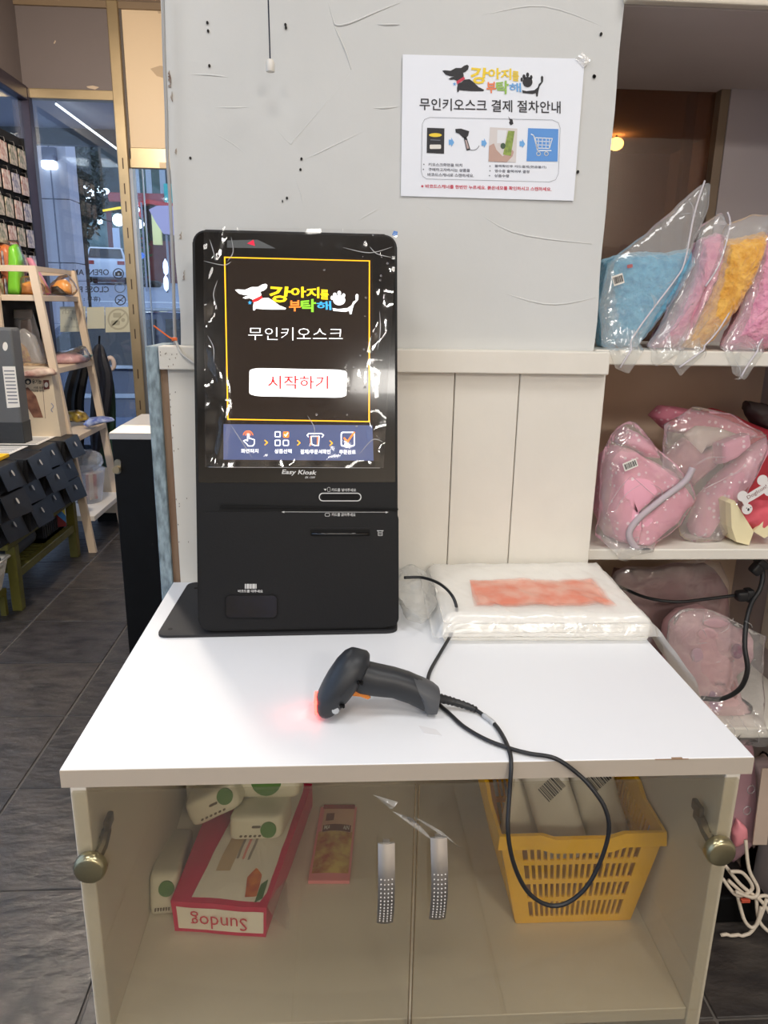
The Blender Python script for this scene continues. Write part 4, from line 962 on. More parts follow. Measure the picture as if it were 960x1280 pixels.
for i, (lab, c1, c2, y, op, d, bp2, zl) in enumerate(items):
    f = FSH(y - .02, 1.306, .12); t = thing('fluffy_cushion', lab, 'cushion', f(*f.px(*op[0])), 'bagged cushions on the top shelf')
    t.location.z = 1.306
    bm = B(); pf_(bm, f, op, d, Zt, n=120, rings=18, amp=.003, fr=110, flat=.42, seed=i); obj('cushion_body', bm, fluffy('fluff_%d' % i if i != 3 else 'fluff_1', c1, c2), t, smooth=True)
    g = FSH(.612 + .006 * (3 - i), 1.306, .22)
    bm = B(); puff(bm, pxpoly(g, bp2), g, .012, 110, 6, .0035, 22, .2, i + 9)
    for v in bm.verts:
        v.co.x = min(max(v.co.x, .770), 1.33)
        if v.co.z < 1.309: v.co.y = min(v.co.y, .597)
    bo = obj('zip_bag', bm, bagfilm, t, smooth=True)
    bm = B(); zp = spline([g(*g.px(*q), .012) for q in zl], 5)
    zp = [Vector((min(p.x, 1.212), min(p.y, .594) if p.z < 1.31 else p.y, p.z)) for p in zp]
    tube(bm, zp, .0016, 6); obj('zipper', bm, mat('zip_strip', (206, 200, 206), .4), bo, smooth=True)
    bm = B()
    rs2 = random.Random(i * 5 + 2)
    for k in range(9):
        a = Vector((*g.px(*rs2.choice(zl[1:])), 0)); 
        dx, dz = rs2.uniform(-.03, .012), rs2.uniform(-.02, .03)
        tube(bm, spline([g(a.x + dx, a.y + dz, .013), g(a.x + dx * .6 + .004, a.y + dz * .4, .016), g(a.x + dx * .3, a.y - .2 * dz, .013)], 4), lambda s: .0001 + .0004 * math.sin(math.pi * min(.97, max(.03, s))), 5)
    for v in bm.verts:
        v.co.x = min(v.co.x, 1.212)
        if v.co.z < 1.31: v.co.y = min(v.co.y, .596)
    obj('creases', bm, creasem, bo, smooth=True)['kind'] = 'stuff'
    if i == 0:
        p = g(*g.px(769, 352), .014); barcode(bo, F(p, (1, 0, .35), (-.35, 0, 1)), 0, 0, .016, .012, 3, .001)
        bm = B(); q = g(*g.px(784, 335), .012); prism(bm, rrect(-.005, -.003, .005, .003, .001, 2), F(q, (1, 0, .2), (-.2, 0, 1)), 0, .001); obj('red_mark', bm, mat('red_mark', (176, 96, 96), .5), bo)

Zm = .9262
pinkdot = dots('pink_dots', (232, 168, 186), (246, 222, 228)); greyb = mat('grey_binding', (184, 172, 178), .6)
cm = conv(730, 460, 4.174)
def M_(pts): return [cm(*q) for q in pts]
# pet wear, rolled, in the left bag
f = FSH(.68, .926, .1)
t = thing('pet_garment', 'rolled pink polka dot garment with grey binding, bagged at the middle shelf left end', 'pet clothes', (.84, .68, .926), 'bagged pet clothes on the middle shelf')
bm = B(); pf_(bm, f, M_([(85, 600), (95, 450), (150, 400), (230, 415), (330, 470), (430, 530), (470, 560), (330, 660), (200, 760), (170, 830), (240, 930), (180, 930), (100, 860), (70, 750)]), .07, Zm, n=56, rings=8, amp=.004, fr=24, flat=.4, seed=3); obj('fabric_back', bm, pinkdot, t, smooth=True)
bm = B(); tube(bm, spline([f(*f.px(*cm(*q)), .072) for q in ((480, 500), (440, 570), (330, 655), (210, 755), (165, 830), (200, 900), (260, 935))], 6), .0065, 10)
for v in bm.verts: v.co.z = max(v.co.z, Zm)
obj('binding', bm, greyb, t, smooth=True)
g = FSH(.635, .926, .1)
bm = B(); pf_(bm, g, M_([(200, 800), (330, 735), (400, 640), (430, 600), (520, 620), (580, 690), (480, 800), (330, 930), (270, 930)]), .022, Zm, n=48, rings=7, amp=.004, fr=30, flat=.35, seed=5); obj('fabric_flap', bm, pinkdot, t, smooth=True)
bm = B(); pf_(bm, f, M_([(150, 380), (190, 300), (260, 330), (350, 400), (380, 470), (300, 460), (230, 420)]), .05, Zm, n=40, rings=6, amp=.004, fr=30, seed=7); obj('fabric_fold', bm, pinkdot, t, smooth=True)
bm = B(); pf_(bm, FSH(.622, .926, .12), M_([(60, 870), (80, 600), (100, 420), (180, 300), (260, 270), (370, 400), (480, 500), (560, 600), (590, 690), (500, 820), (340, 940), (230, 960), (180, 1000), (130, 930)]), .014, None, n=48, rings=6, amp=.005, fr=20, flat=.2, seed=11)
for v in bm.verts:
    if v.co.z < .93: v.co.y = min(v.co.y, .597)
bo = obj('clear_bag', bm, bagfilm2, t, smooth=True)
p = g(*g.px(*cm(205, 495)), .035); barcode(bo, F(p, (1, 0, .45), (-.45, 0, 1)), 0, 0, .022, .011, 6, .001)
bm = B()
for ln in (((110, 740), (170, 640), (240, 560)), ((150, 760), (210, 660), (300, 600)), ((240, 560), (310, 620), (390, 690)), ((340, 600), (400, 640), (380, 720)), ((480, 560), (530, 590), (580, 680)), ((230, 900), (280, 880), (260, 940))):
    tube(bm, spline([FSH(.612, .926, .12)(*FSH(.612, .926, .12).px(*cm(*q)), .006) for q in ln], 5), lambda s: .0001 + .0004 * math.sin(math.pi * min(.97, max(.03, s))), 5)
obj('creases', bm, creasem, bo, smooth=True)['kind'] = 'stuff'
# harness, right bag
f = FSH(.70, .926, .1)
t = thing('pet_harness', 'pink polka dot pet harness in a clear bag right of the rolled pink garment', 'pet clothes', (.97, .70, .926), 'bagged pet clothes on the middle shelf')
bm = B(); pf_(bm, f, M_([(545, 830), (590, 680), (700, 560), (800, 470), (860, 420), (950, 365), (955, 410), (890, 540), (810, 650), (700, 780), (600, 915), (575, 915)]), .03, Zm, n=56, rings=7, amp=.003, fr=30, flat=.35, seed=2); obj('strap', bm, pinkdot, t, smooth=True)
h2 = FSH(.76, .926, .1)
bm = B(); pf_(bm, h2, M_([(340, 250), (390, 190), (560, 215), (700, 255), (850, 315), (900, 350), (850, 380), (700, 350), (600, 300), (520, 345), (430, 330)]), .04, Zm, n=56, rings=7, amp=.003, fr=26, flat=.35, seed=4); obj('top_fold', bm, dots('deep_pink_dots', (214, 130, 148), (236, 196, 204)), t, smooth=True)
bm = B(); pf_(bm, FSH(.69, .926, .1), M_([(690, 390), (840, 335), (850, 400), (760, 470), (690, 500)]), .03, Zm, n=32, rings=6, amp=.002, flat=.3); obj('side_flap', bm, pinkdot, t, smooth=True)
bm = B(); pf_(bm, FSH(.72, .926, .1), M_([(520, 345), (580, 300), (700, 310), (800, 345), (700, 385), (620, 425), (590, 470)]), .012, Zm, n=40, rings=5); obj('pale_insert', bm, mat('insert_cream', (222, 204, 192), .35), t, smooth=True)
bm = B(); pf_(bm, FSH(.73, .926, .1), M_([(400, 470), (520, 360), (600, 440), (690, 400), (690, 500), (560, 620), (450, 560)]), .03, Zm, n=40, rings=5, amp=.003); obj('inner_fabric', bm, mat('mauve_fabric', (190, 132, 142), .8, var=.1), t, smooth=True)
bm = B(); pf_(bm, FSH(.655, .926, .12), M_([(420, 600), (400, 420), (420, 300), (560, 200), (760, 240), (940, 330), (960, 420), (880, 600), (780, 820), (690, 930), (560, 930), (500, 880)]), .012, None, n=48, rings=6, amp=.005, fr=20, flat=.2, seed=21)
for v in bm.verts: v.co.z = max(v.co.z, .9263)
bo = obj('clear_bag', bm, bagfilm2, t, smooth=True)
bm = B(); gg = FSH(.643, .926, .12)
for ln in (((560, 520), (640, 470), (740, 465)), ((600, 640), (680, 600), (760, 560)), ((560, 860), (600, 880), (640, 850)), ((850, 350), (900, 360), (950, 345)), ((740, 560), (800, 540), (860, 470))):
    tube(bm, spline([gg(*gg.px(*cm(*q)), .004) for q in ln], 5), lambda s: .0001 + .0004 * math.sin(math.pi * min(.97, max(.03, s))), 5)
obj('creases', bm, creasem, bo, smooth=True)['kind'] = 'stuff'
f = FSH(.86, .926, .1)
t = thing('red_garment', 'red pet garment in a bag at the back right of the middle shelf', 'pet clothes', (1.08, .86, .926), 'bagged pet clothes on the middle shelf')
bm = B(); pf_(bm, f, M_([(590, 240), (640, 205), (760, 235), (880, 290), (1000, 340), (1000, 900), (800, 900), (760, 500)]), .05, Zm, n=48, rings=6, amp=.004, fr=24, flat=.35, seed=8); obj('fabric', bm, mat('red_fabric', (204, 58, 72), .7, var=.15, vscale=12), t, smooth=True)
f = FSH(.86, .926, .1)
t = thing('black_scrunch', 'small crumpled black bag on the red garment at the shelf right end', 'bag', f(*f.px(*cm(900, 210))))
bm = B(); pf_(bm, f, M_([(840, 182), (880, 172), (940, 195), (985, 240), (985, 330), (940, 320), (900, 300), (850, 236)]), .03, .93, n=40, rings=7, amp=.008, fr=40, seed=13); obj('black_fabric', bm, mat('black_fabric', (70, 60, 58), .7), t, smooth=True)
# paper box with a bone tag
f = FSH(.63, .926, .05)
t = thing('paper_box', 'cream paper box of red cloth with a white bone shaped tag', 'box', f(*f.px(*cm(870, 900))))
t.location.z = .926
kraft = mat('cream_card', (232, 220, 178), .6)
bm = B(); prism(bm, pxpoly(f, M_([(760, 705), (780, 690), (880, 850), (855, 925), (790, 905), (765, 830)])), f, -.05, .004)
prism(bm, pxpoly(f, M_([(880, 850), (985, 740), (985, 860), (935, 885)])), f, -.004, .004)
for v in bm.verts: v.co.z = max(v.co.z, Zm)
obj('card_tray', bm, kraft, t)
bm = B(); pf_(bm, FSH(.66, .926, .05), M_([(775, 790), (830, 740), (900, 690), (985, 690), (985, 780), (900, 850), (860, 840)]), .035, Zm, n=40, rings=6, amp=.004, fr=40, seed=6); obj('red_cloth', bm, mat('coral_cloth', (222, 92, 104), .75, var=.15, vscale=25), t, smooth=True)
tg = FSH(.618, .926, .05); bone = []
ax = Vector((*tg.px(*cm(838, 690)), 0)); bx2 = Vector((*tg.px(*cm(955, 618)), 0)); dr = (bx2 - ax).normalized(); nr = Vector((-dr.y, dr.x, 0)); Ln = (bx2 - ax).length
bn_ = []
for k in range(40):
    a = 2 * math.pi * k / 40; x = math.cos(a); s = math.sin(a)
    px_ = .5 + .62 * math.copysign(abs(x) ** .8, x); wd = .0085 + .0085 * max(0, abs(x) - .62) / .38 * 1.6
    p = ax + dr * (Ln * px_) + nr * (wd * math.copysign(abs(s) ** .5, s)); bn_.append((p.x, p.y))
bm = B(); 
prism(bm, bn_, tg, 0, .0012); tgo = obj('bone_tag', bm, mat('tag_white', (226, 222, 220), .5), t)
for c_ in (cm(826, 668), cm(850, 736), cm(930, 585), cm(965, 640)):
    u, v = tg.px(*c_); bm = B(); prism(bm, oval(u, v, .0105, n=18), tg, .0001, .0013); obj('tag_lobe', bm, mat('tag_white', (226, 222, 220)), tgo)
m0, m1 = ax + dr * Ln * .12 - nr * .004, ax + dr * Ln * .98 - nr * .004
bm = B(); text(bm, 'DogIcon!', [tg(p.x, p.y, .0016) for p in (m0, m1, m1 + nr * .010, m0 + nr * .010)], 0); obj('lettering', bm, mat('tag_maroon', (120, 60, 60), .6), tgo)
u, v = tg.px(*cm(856, 738)); bm = B(); prism(bm, oval(u, v, .0022, .003, 10), tg, .0012, .0017); prism(bm, oval(u - .004, v + .003, .001, n=8), tg, .0012, .0017); prism(bm, oval(u + .004, v + .004, .001, n=8), tg, .0012, .0017); obj('tag_face', bm, ink, tgo)

# lower shelf
Zl = .5272; cl = conv(730, 680, 4.174)
L_ = lambda pts: [cl(*q) for q in pts]
f = FSH(.84, .526, .1)
t = thing('mauve_bag', 'dull mauve bag of pet goods at the back of the lower shelf', 'bag', (.95, .84, .526), 'bagged goods on the lower shelf')
bm = B(); pf_(bm, f, L_([(100, 900), (120, 300), (180, 130), (350, 140), (470, 100), (640, 110), (720, 200), (720, 600), (700, 950)]), .08, Zl, n=56, rings=8, amp=.008, fr=14, flat=.35, seed=4); obj('goods', bm, mat('mauve_goods', (158, 116, 116), .7, rgb2=(118, 88, 84), vscale=9), t, smooth=True)
bm = B(); pf_(bm, FSH(.74, .526, .1), L_([(100, 900), (120, 300), (180, 120), (350, 120), (470, 90), (700, 90), (760, 200), (760, 600), (740, 950)]), .01, Zl, n=48, rings=5, amp=.008, fr=14, flat=.2, seed=5); obj('clear_bag', bm, clear('dull_bag', (.97, .97, .97), .025, .35, .12, .5, 24), t, smooth=True)
f = FSH(.70, .526, .06)
t = thing('pale_pink_bag', 'pale pink printed bag in clear wrap at the front of the lower shelf', 'bag', (1.03, .70, .526), 'bagged goods on the lower shelf')
bm = B(); pf_(bm, f, L_([(430, 700), (420, 400), (480, 340), (600, 320), (700, 370), (800, 440), (870, 470), (860, 560), (770, 640), (790, 800), (860, 880), (840, 970), (600, 970)]), .05, Zl, n=56, rings=8, amp=.006, fr=16, flat=.35, seed=9); pb = obj('goods', bm, mat('pale_pink_goods', (226, 186, 188), .6, rgb2=(196, 150, 158), vscale=8), t, smooth=True)
for nm, q, r_, c_ in (('purple_print', (590, 580), (34, 40), (200, 164, 180)), ('purple_print', (690, 810), (40, 70), (190, 152, 176)), ('dark_print', (690, 410), (70, 30), (200, 154, 164)), ('dark_print', (640, 470), (50, 34), (206, 160, 168)), ('red_print', (800, 915), (20, 8), (206, 88, 96)), ('berry_print', (800, 560), (34, 40), (160, 110, 134)), ('dark_print', (780, 770), (20, 60), (180, 136, 136))):
    g = FSH(.652, .526, .06); bm = B(); puff(bm, pxpoly(g, oval(*cl(*q), r_[0] / 4.174, r_[1] / 4.174, 14)), g, .0025, 20, 4, .001, 60)
    obj(nm, bm, mat(nm + '_%d' % c_[1], c_, .5), pb, smooth=True)
lettering('Soft touch', ((680, 735), (735, 735), (735, 722), (680, 722)), ink2, pb, FSH(.645, .526, .06), .002, 0, cl)
bm = B(); pf_(bm, FSH(.635, .526, .08), L_([(430, 800), (440, 400), (500, 330), (640, 340), (860, 430), (945, 480), (940, 640), (930, 900), (930, 1010), (700, 1000)]), .012, None, n=48, rings=6, amp=.006, fr=18, flat=.2, seed=31)
for v in bm.verts:
    if v.co.z < .53: v.co.y = min(v.co.y, .598)
bo = obj('clear_wrap', bm, bagfilm2, t, smooth=True)
bm = B(); gg = FSH(.622, .526, .08); rs3 = random.Random(3)
for k in range(26):
    x, y = rs3.uniform(460, 930), rs3.uniform(380, 960); dx, dy = rs3.uniform(-60, 60), rs3.uniform(-70, 70)
    tube(bm, spline([gg(*gg.px(*cl(*q)), .004) for q in ((x, y), (x + dx * .4 + 10, y + dy * .5), (x + dx, y + dy))], 4), lambda s: .0001 + .0005 * math.sin(math.pi * min(.97, max(.03, s))), 5)
for v in bm.verts:
    v.co.x = min(v.co.x, 1.212)
    if v.co.z < .53: v.co.y = min(v.co.y, .597)
obj('creases', bm, creasem, bo, smooth=True)['kind'] = 'stuff'
# power cable with plugs
f = FSH(.69, .6, 0)
t = thing('power_cable', 'black power cable with two plugs in the lower shelf bay', 'cable', f(*f.px(*cl(850, 290))))
bm = B(); tube(bm, spline([f(*f.px(*cl(*q)), w_) for q, w_ in (((250, 300), -.1), ((345, 305), -.03), ((480, 302), .0), ((640, 287), .0), ((790, 268), .0))], 6), .0036, 8); obj('thin_lead', bm, cbm, t, smooth=True)
bm = B(); tube(bm, spline([f(*f.px(*cl(*q)), w_) for q, w_ in (((905, 110), .0), ((932, 150), .0), ((905, 225), .01), ((850, 285), .02), ((790, 360), .045), ((750, 460), .07), ((745, 560), .085), ((715, 660), .08), ((650, 735), .06), ((580, 757), .04), ((500, 760), .03))], 6), .0052, 8); obj('thick_lead', bm, cbm, t, smooth=True)
for q, a in (((900, 120), .9), ((825, 265), .1)):
    g = F(f(*f.px(*cl(*q)), .004), (math.cos(a), 0, math.sin(a)), (-math.sin(a), 0, math.cos(a)))
    bm = B(); sq(bm, g, .016, .011, .011, .4); sq(bm, F(g(.012, 0, 0), g.x, g.y), .008, .014, .012, .3); obj('plug', bm, cbm, t, smooth=True)
t = thing('wall_socket', 'pale double wall socket behind the black plugs', 'socket', (NX, .8, .66))
bm = B(); bx(bm, (NX - .012, .74, .60), (NX, .86, .76), .004); obj('socket_plate', bm, mat('socket_white', (214, 206, 190), .45), t)
# under the lowest shelf
t = thing('white_cable_coil', 'coil of white cable on the floor under the lowest shelf', 'cable', at(930, 1150, 'z', 0))
f = FSH(.66, .3, .25); bm = B()
wm = mat('white_cable', (214, 202, 184), .5)
for pts in ([(905, 1080), (925, 1105), (950, 1125), (962, 1145)], [(903, 1098), (920, 1118), (938, 1108), (925, 1088), (908, 1085)], [(910, 1100), (935, 1120), (958, 1118), (975, 1140)], [(932, 1050), (935, 1085), (945, 1108), (938, 1118), (915, 1110)], [(922, 1120), (930, 1150), (942, 1155), (955, 1120)], [(945, 1120), (948, 1150), (962, 1165)], [(900, 1173), (925, 1172), (942, 1155), (948, 1130)]):
    tube(bm, [Vector((p.x, p.y, max(p.z, .005 + .002 * (k % 3)))) for k, p in enumerate(spline([f(*f.px(*q), .004 * k) for k, q in enumerate(pts)], 6))], .0042, 7)
for v in bm.verts: v.co.z = max(v.co.z, .0035)
obj('coil', bm, wm, t, smooth=True)
bm = B(); p = f(*f.px(928, 1122), .012); bx(bm, p - Vector((.01, .004, .004)), p + Vector((.01, .004, .004)), .001); obj('red_tie', bm, mat('tie_red', (196, 84, 60), .5), t)
t = thing('power_adapter', 'black power adapter on the floor under the shelves', 'adapter', at(922, 1152, 'z', 0))
p = at(922, 1154, 'z', .0); bm = B(); bx(bm, p + Vector((-.06, 0, .0008)), p + Vector((.06, .09, .075)), .006); obj('adapter_body', bm, kslot, t)
f = FSH(.72, .3, 0)
t = thing('hanging_toy_pack', 'mauve blister pack hanging under the lowest shelf', 'pack', f(*f.px(925, 1000)))
bm = B(); pf_(bm, f, [(903, 930), (940, 925), (944, 1000), (936, 1060), (912, 1078), (900, 1040)], .02, .01, n=36, rings=5, amp=.002, flat=.2); obj('pack_body', bm, mat('mauve_pack', (176, 138, 146), .4, var=.1, coat=.5), t, smooth=True)
for q in ((933, 980), (928, 1006)): 
    u, v = f.px(*q); bm = B(); tube(bm, [f(*p_, .021) for p_ in oval(u, v, .009, .011, 14)], .0013, 6, closed=True); obj('ring', bm, creasem, t)
bm = B(); pf_(bm, FSH(.69, .3, 0), [(914, 1040), (922, 1022), (932, 1034), (934, 1050), (918, 1058)], .012, None, n=24, rings=4, amp=.003); obj('pink_part', bm, mat('pink_part', (236, 150, 160), .4), t, smooth=True)
f = FSH(.76, .3, 0)
t = thing('clear_tube_pack', 'pale clear tube pack hanging beside the mauve pack under the shelf', 'pack', f(*f.px(955, 1000)))
bm = B(); pf_(bm, f, [(942, 950), (985, 940), (985, 1090), (950, 1100), (938, 1050)], .03, .01, n=32, rings=5, amp=.001, flat=.2); obj('pack_body', bm, mat('pale_pack', (190, 168, 168), .3, var=.08, coat=.6), t, smooth=True)
f = FSH(.67, .3, 0)
t = thing('paper_tag', 'pale paper tag hanging from the lower shelf edge', 'tag', f(*f.px(948, 1000)))
bm = B(); prism(bm, pxpoly(f, [(952, 960), (966, 960), (958, 1055), (940, 1055)]), f, 0, .003); obj('tag_card', bm, mat('tag_beige', (196, 176, 160), .6), t)
# ================================================================ the storefront
SY = 4.2
glassp = clear('shop_glass', (.80, .87, .92), .015, .35, .02, hazecol=(.5, .6, .7))
bm = B(); bx(bm, (-1.56, SY - .03, 2.51), (-1.02, SY + .03, 2.562), .003); struct('trim_4', bm, brass)
bm = B(); bx(bm, (-1.02, SY - .045, 0), (-.957, SY + .045, 3.02), .004, seg=1); mull = struct('trim_5', bm, brass)
bm = B(); bx(bm, (-.957, SY - .02, 2.2), (-.945, SY + .03, 3.02)); obj('seal', bm, mat('seal_grey', (96, 88, 84), .6), mull)
bm = B()
for z in (.7, .9, 1.15, 1.3, 1.45, 1.6, 1.75, 1.9, 2.0, 2.14): bx(bm, (-.992, SY - .0465, z), (-.985, SY - .044, z + .06))
obj('slots', bm, mat('slot_dark', (70, 52, 36), .6), mull)
bm = B(); bx(bm, (-1.56, SY - .01, 2.562), (-1.02, SY + .01, 2.985)); up = struct('wall_transom', bm, mat('grey_panel', (118, 108, 106), .6, var=.05, vscale=2))
bm = B(); bx(bm, (-1.56, SY - .03, 2.985), (-.6, SY + .04, 3.02)); struct('trim_6', bm, mat('top_frame', (136, 116, 92), .5))
f = F((0, SY - .0105, 0), (1, 0, 0), (0, 0, 1))
bm = B(); prism(bm, pxpoly(f, [(108, 108), (116, 107), (124, 109), (119, 112), (110, 110)]), f, 0, .001); prism(bm, pxpoly(f, [(67, 54), (69, 50), (70, 52), (68, 55)]), f, 0, .001); obj('paint_chip', bm, mat('chip_pale', (200, 180, 156), .7), up)
bm = B(); prism(bm, pxpoly(f, [(79, 9), (80, 5), (82, 4), (81, 7)]), f, 0, .002); obj('dark_mark', bm, kslot, up)
bm = B(); bx(bm, (-.945, SY - .01, 2.262), (.8, SY + .01, 2.985)); cp_ = struct('wall_transom_cream', bm, mat('cream_panel', (232, 208, 174), .6, var=.03, vscale=2))
bm = B(); prism(bm, pxpoly(f, [(188, 86), (200, 82), (210, 84), (206, 98), (196, 95)]), f, 0, .001); prism(bm, pxpoly(f, [(196, 12), (208, 6), (208, 16), (198, 17)]), f, 0, .001); obj('stain', bm, mat('stain_tan', (196, 172, 142), .7), cp_)
# left glass and the door
bm = B(); bx(bm, (-1.56, SY - .004, .06), (-1.02, SY + .004, 2.51)); win2 = struct('window_2', bm, glassp)
bm = B(); bx(bm, (-1.56, SY - .03, 0), (-1.02, SY + .03, .06)); obj('sill', bm, dark_frame, win2)
bm = B(); bx(bm, (-.945, SY - .006, .01), (-.05, SY + .006, 2.15)); door = struct('door_1', bm, glassp)
bm = B(); bx(bm, (-.955, SY - .02, 2.15), (-.05, SY + .02, 2.264), .004); rail = obj('top_rail', bm, brass, door)
bm = B(); bx(bm, (-.78, SY - .0215, 2.155), (-.715, SY - .02, 2.185)); obj('rail_label', bm, mat('rail_label', (226, 202, 168), .6), rail)
bm = B(); bx(bm, (-.945, SY - .0075, .01), (-.928, SY + .0075, 2.15), .002); obj('edge_strip', bm, mat('bluish_edge', (150, 168, 190), .15, coat=.5), door)
bm = B(); bx(bm, (-.89, SY - .0085, .01), (-.884, SY + .0085, 2.15)); obj('edge_line', bm, mat('bluish_edge', (150, 168, 190)), door)
bm = B(); bx(bm, (-.05, SY - .05, 0), (2.4, SY + .05, 2.264)); struct('wall_storefront', bm, mat('shop_wall2', (214, 200, 184)))
# side glazing along the left
bm = B(); bx(bm, (-1.56, SY - .06, 0), (-1.497, SY - .002, 2.56), .003, seg=1); cpost = struct('trim_7', bm, dark_frame)
bm = B(); bx(bm, (-1.56, -5.2, 2.49), (-1.5, SY - .06, 2.565), .003, seg=1); struct('trim_8', bm, dark_frame)
bm = B(); bx(bm, (-1.545, -5.2, .06), (-1.537, SY - .06, 2.49)); win3 = struct('window_3', bm, glassp)
for y in (2.95, 1.5, 0.1, -1.4, -2.9, -4.4): bm = B(); bx(bm, (-1.56, y - .03, 0), (-1.5, y + .03, 2.49)); obj('post', bm, dark_frame, win3)
bm = B(); bx(bm, (-1.56, -5.2, 2.565), (-1.54, SY, 3.02)); struct('wall_left', bm, mat('grey_panel', (118, 108, 106)))
# stickers on the glass
sf = F((0, SY - .0075, 0), (1, 0, 0), (0, 0, 1)); cg = conv(0, 280, 4)
stick = mat('sticker_dark', (48, 54, 66), .6)
def tx(s, q): return lettering(s, ((q[0], q[3]), (q[2], q[3]), (q[2], q[1]), (q[0], q[1])), stick, dec, sf, .0003, .015, cg, flip=True)
dec = thing('opening_hours_decal', 'dark lettering and round pictograms stuck on the left shop window', 'decal', sf(*sf.px(120, 345)))
tx('OPEN  AM  10:00', (250, 226, 545, 256)); tx('CLOSE PM 10:00', (262, 312, 545, 342)); tx('(휴무 : 일요일)', (310, 362, 502, 390))
decal('rule', stroke(pxpoly(sf, [(262, 285), (545, 285)], cg), .003), stick, dec, sf, .0003)
for k, (x, y) in enumerate(((592, 248), (600, 318), (602, 380))):
    o = pxpoly(sf, oval(x, y, 28, 27, 24), cg); i_ = pxpoly(sf, oval(x, y, 23, 22, 24), cg)
    bm = B(); ring_frame(bm, o, i_, sf, .0001, .0006); obj('pictogram_ring', bm, stick if k != 1 else mat('sticker_faint', (96, 112, 134), .6), dec)
decal('camera_icon', [pxpoly(sf, [(576, 240), (584, 240), (588, 234), (600, 234), (604, 240), (610, 240), (610, 260), (576, 260)], cg)], stick, dec, sf, .0004)
decal('lens', [pxpoly(sf, oval(593, 250, 6, n=12), cg)], mat('lens_pale', (150, 165, 185), .5), dec, sf, .0007)
decal('no_smoking_bar', stroke(pxpoly(sf, [(586, 396), (620, 364)], cg), .006) + stroke(pxpoly(sf, [(590, 376), (616, 388)], cg), .005), stick, dec, sf, .0004)
ppr = mat('paper_cream', (206, 204, 182), .7); faint = mat('faint_print', (176, 172, 150), .7)
for nm, lab, q in (('paper_notice', 'cream paper notice with reversed print on the shop window', (300, 412, 430, 540)), ('paper_notice', 'plain yellowish paper square on the shop window', (434, 414, 524, 524)), ('paper_notice', 'pale paper square with a round no phones sign on the shop window', (526, 414, 656, 542))):
    t = thing(nm, lab, 'notice', sf(*sf.px(*cg((q[0] + q[2]) / 2, q[3]))), 'paper notices on the shop window')
    bm = B(); prism(bm, pxpoly(sf, [(q[0] + 2, q[3]), (q[2], q[3] - 2), (q[2] - 2, q[1]), (q[0], q[1] + 2)], cg), sf, .0005, .0015); p_ = obj('sheet', bm, ppr if '526' not in str(q[0]) else ppr, t)
    if q[0] == 300:
        for s, b4 in (('north', (312, 422, 420, 450)), ('fair', (340, 458, 420, 482)), ('open day', (320, 506, 400, 522))): lettering(s, ((b4[0], b4[3]), (b4[2], b4[3]), (b4[2], b4[1]), (b4[0], b4[1])), faint, p_, sf, .002, .01, cg, flip=True)
    if q[0] == 526:
        bm = B(); ring_frame(bm, pxpoly(sf, oval(592, 476, 54, 54, 24), cg), pxpoly(sf, oval(592, 476, 45, 45, 24), cg), sf, .0015, .002); obj('sign_ring', bm, faint, p_)
        decal('sign_shapes', [pxpoly(sf, rrect(566, 444, 606, 468, 4, 2), cg), pxpoly(sf, rrect(556, 482, 600, 506, 6, 2), cg), pxpoly(sf, oval(616, 480, 10, n=10), cg)] + stroke(pxpoly(sf, [(630, 440), (556, 514)], cg), .008), faint, p_, sf, .0021)

# ================================================================ outside, in the dusk
road = mat('road_asphalt', (112, 118, 128), .8, var=.12, vscale=3)
bm = B(); bx(bm, (-14, 4.36, -.16), (12, 22, -.1)); struct('ground', bm, road)
bm = B(); bx(bm, (-14, -8, -.2), (-1.6, 4.36, -.12)); struct('ground_side', bm, road)
bm = B(); bx(bm, (-3.2, 4.4, 2.92), (2.5, 7.0, 3.0)); struct('ceiling_canopy', bm, mat('soffit', (190, 190, 200), .7, var=.1, vscale=2))
bm = B(); bx(bm, (-3.2, 7.0, 2.78), (2.5, 7.08, 3.1)); struct('trim_9', bm, mat('beam_grey', (74, 80, 86), .6))
led0, led1 = at(70, 130, 'z', 2.87), at(146, 186, 'z', 2.87)
led1 = at(146, 186, 'y', max(6.4, min(6.9, led1.y)))
t = thing('linear_light', 'thin white linear light hanging under the canopy outside', 'lamp', led0)
bm = B(); tube(bm, [led0, led1], .0085, 6); obj('tube', bm, mat('led_white', (250, 244, 236), emit=3.2), t)
bm = B(); tube(bm, [led0 + Vector((0, 0, .012)), Vector((led0.x, led0.y, 2.92))], .004, 5); tube(bm, [led1 + Vector((0, 0, .012)), Vector((led1.x, led1.y, 2.92))], .004, 5); obj('hanger', bm, dark_frame, t)
def OF(y): return F((0, y, 0), (1, 0, 0), (0, 0, 1))
f = OF(7.6)
t = thing('stone_column', 'tall lilac grey stone column outside the shop window', 'column', f(f.px(63, 330)[0], -.1))
a, b = f.px(45, 200)[0], f.px(76, 330)[0]
bm = B()
for k in range(5): bx(bm, (a, 7.6, -.1 + k * .62), (a + .30, 7.9, -.1 + k * .62 + .612), .004, seg=1)
obj('column_body', bm, mat('column_stone', (196, 194, 206), .7, var=.05), t)
bm = B(); bx(bm, (a + .13, 7.594, -.1), (a + .142, 7.6, 3.0)); obj('joint', bm, mat('joint_grey', (110, 110, 128), .8), t)
bp0 = f(*f.px(64, 206), .05); t = thing('column_light', 'bright glow on the stone column, standing in for a reflected lamp', 'lamp', bp0)  # glowing block added in place of an indoor lamp mirrored in the window
bm = B(); bx(bm, bp0 + Vector((-.07, -.05, -.05)), bp0 + Vector((.07, .05, .03)), .02); obj('glow_block', bm, mat('glow_white', (240, 246, 250), emit=3.), t)
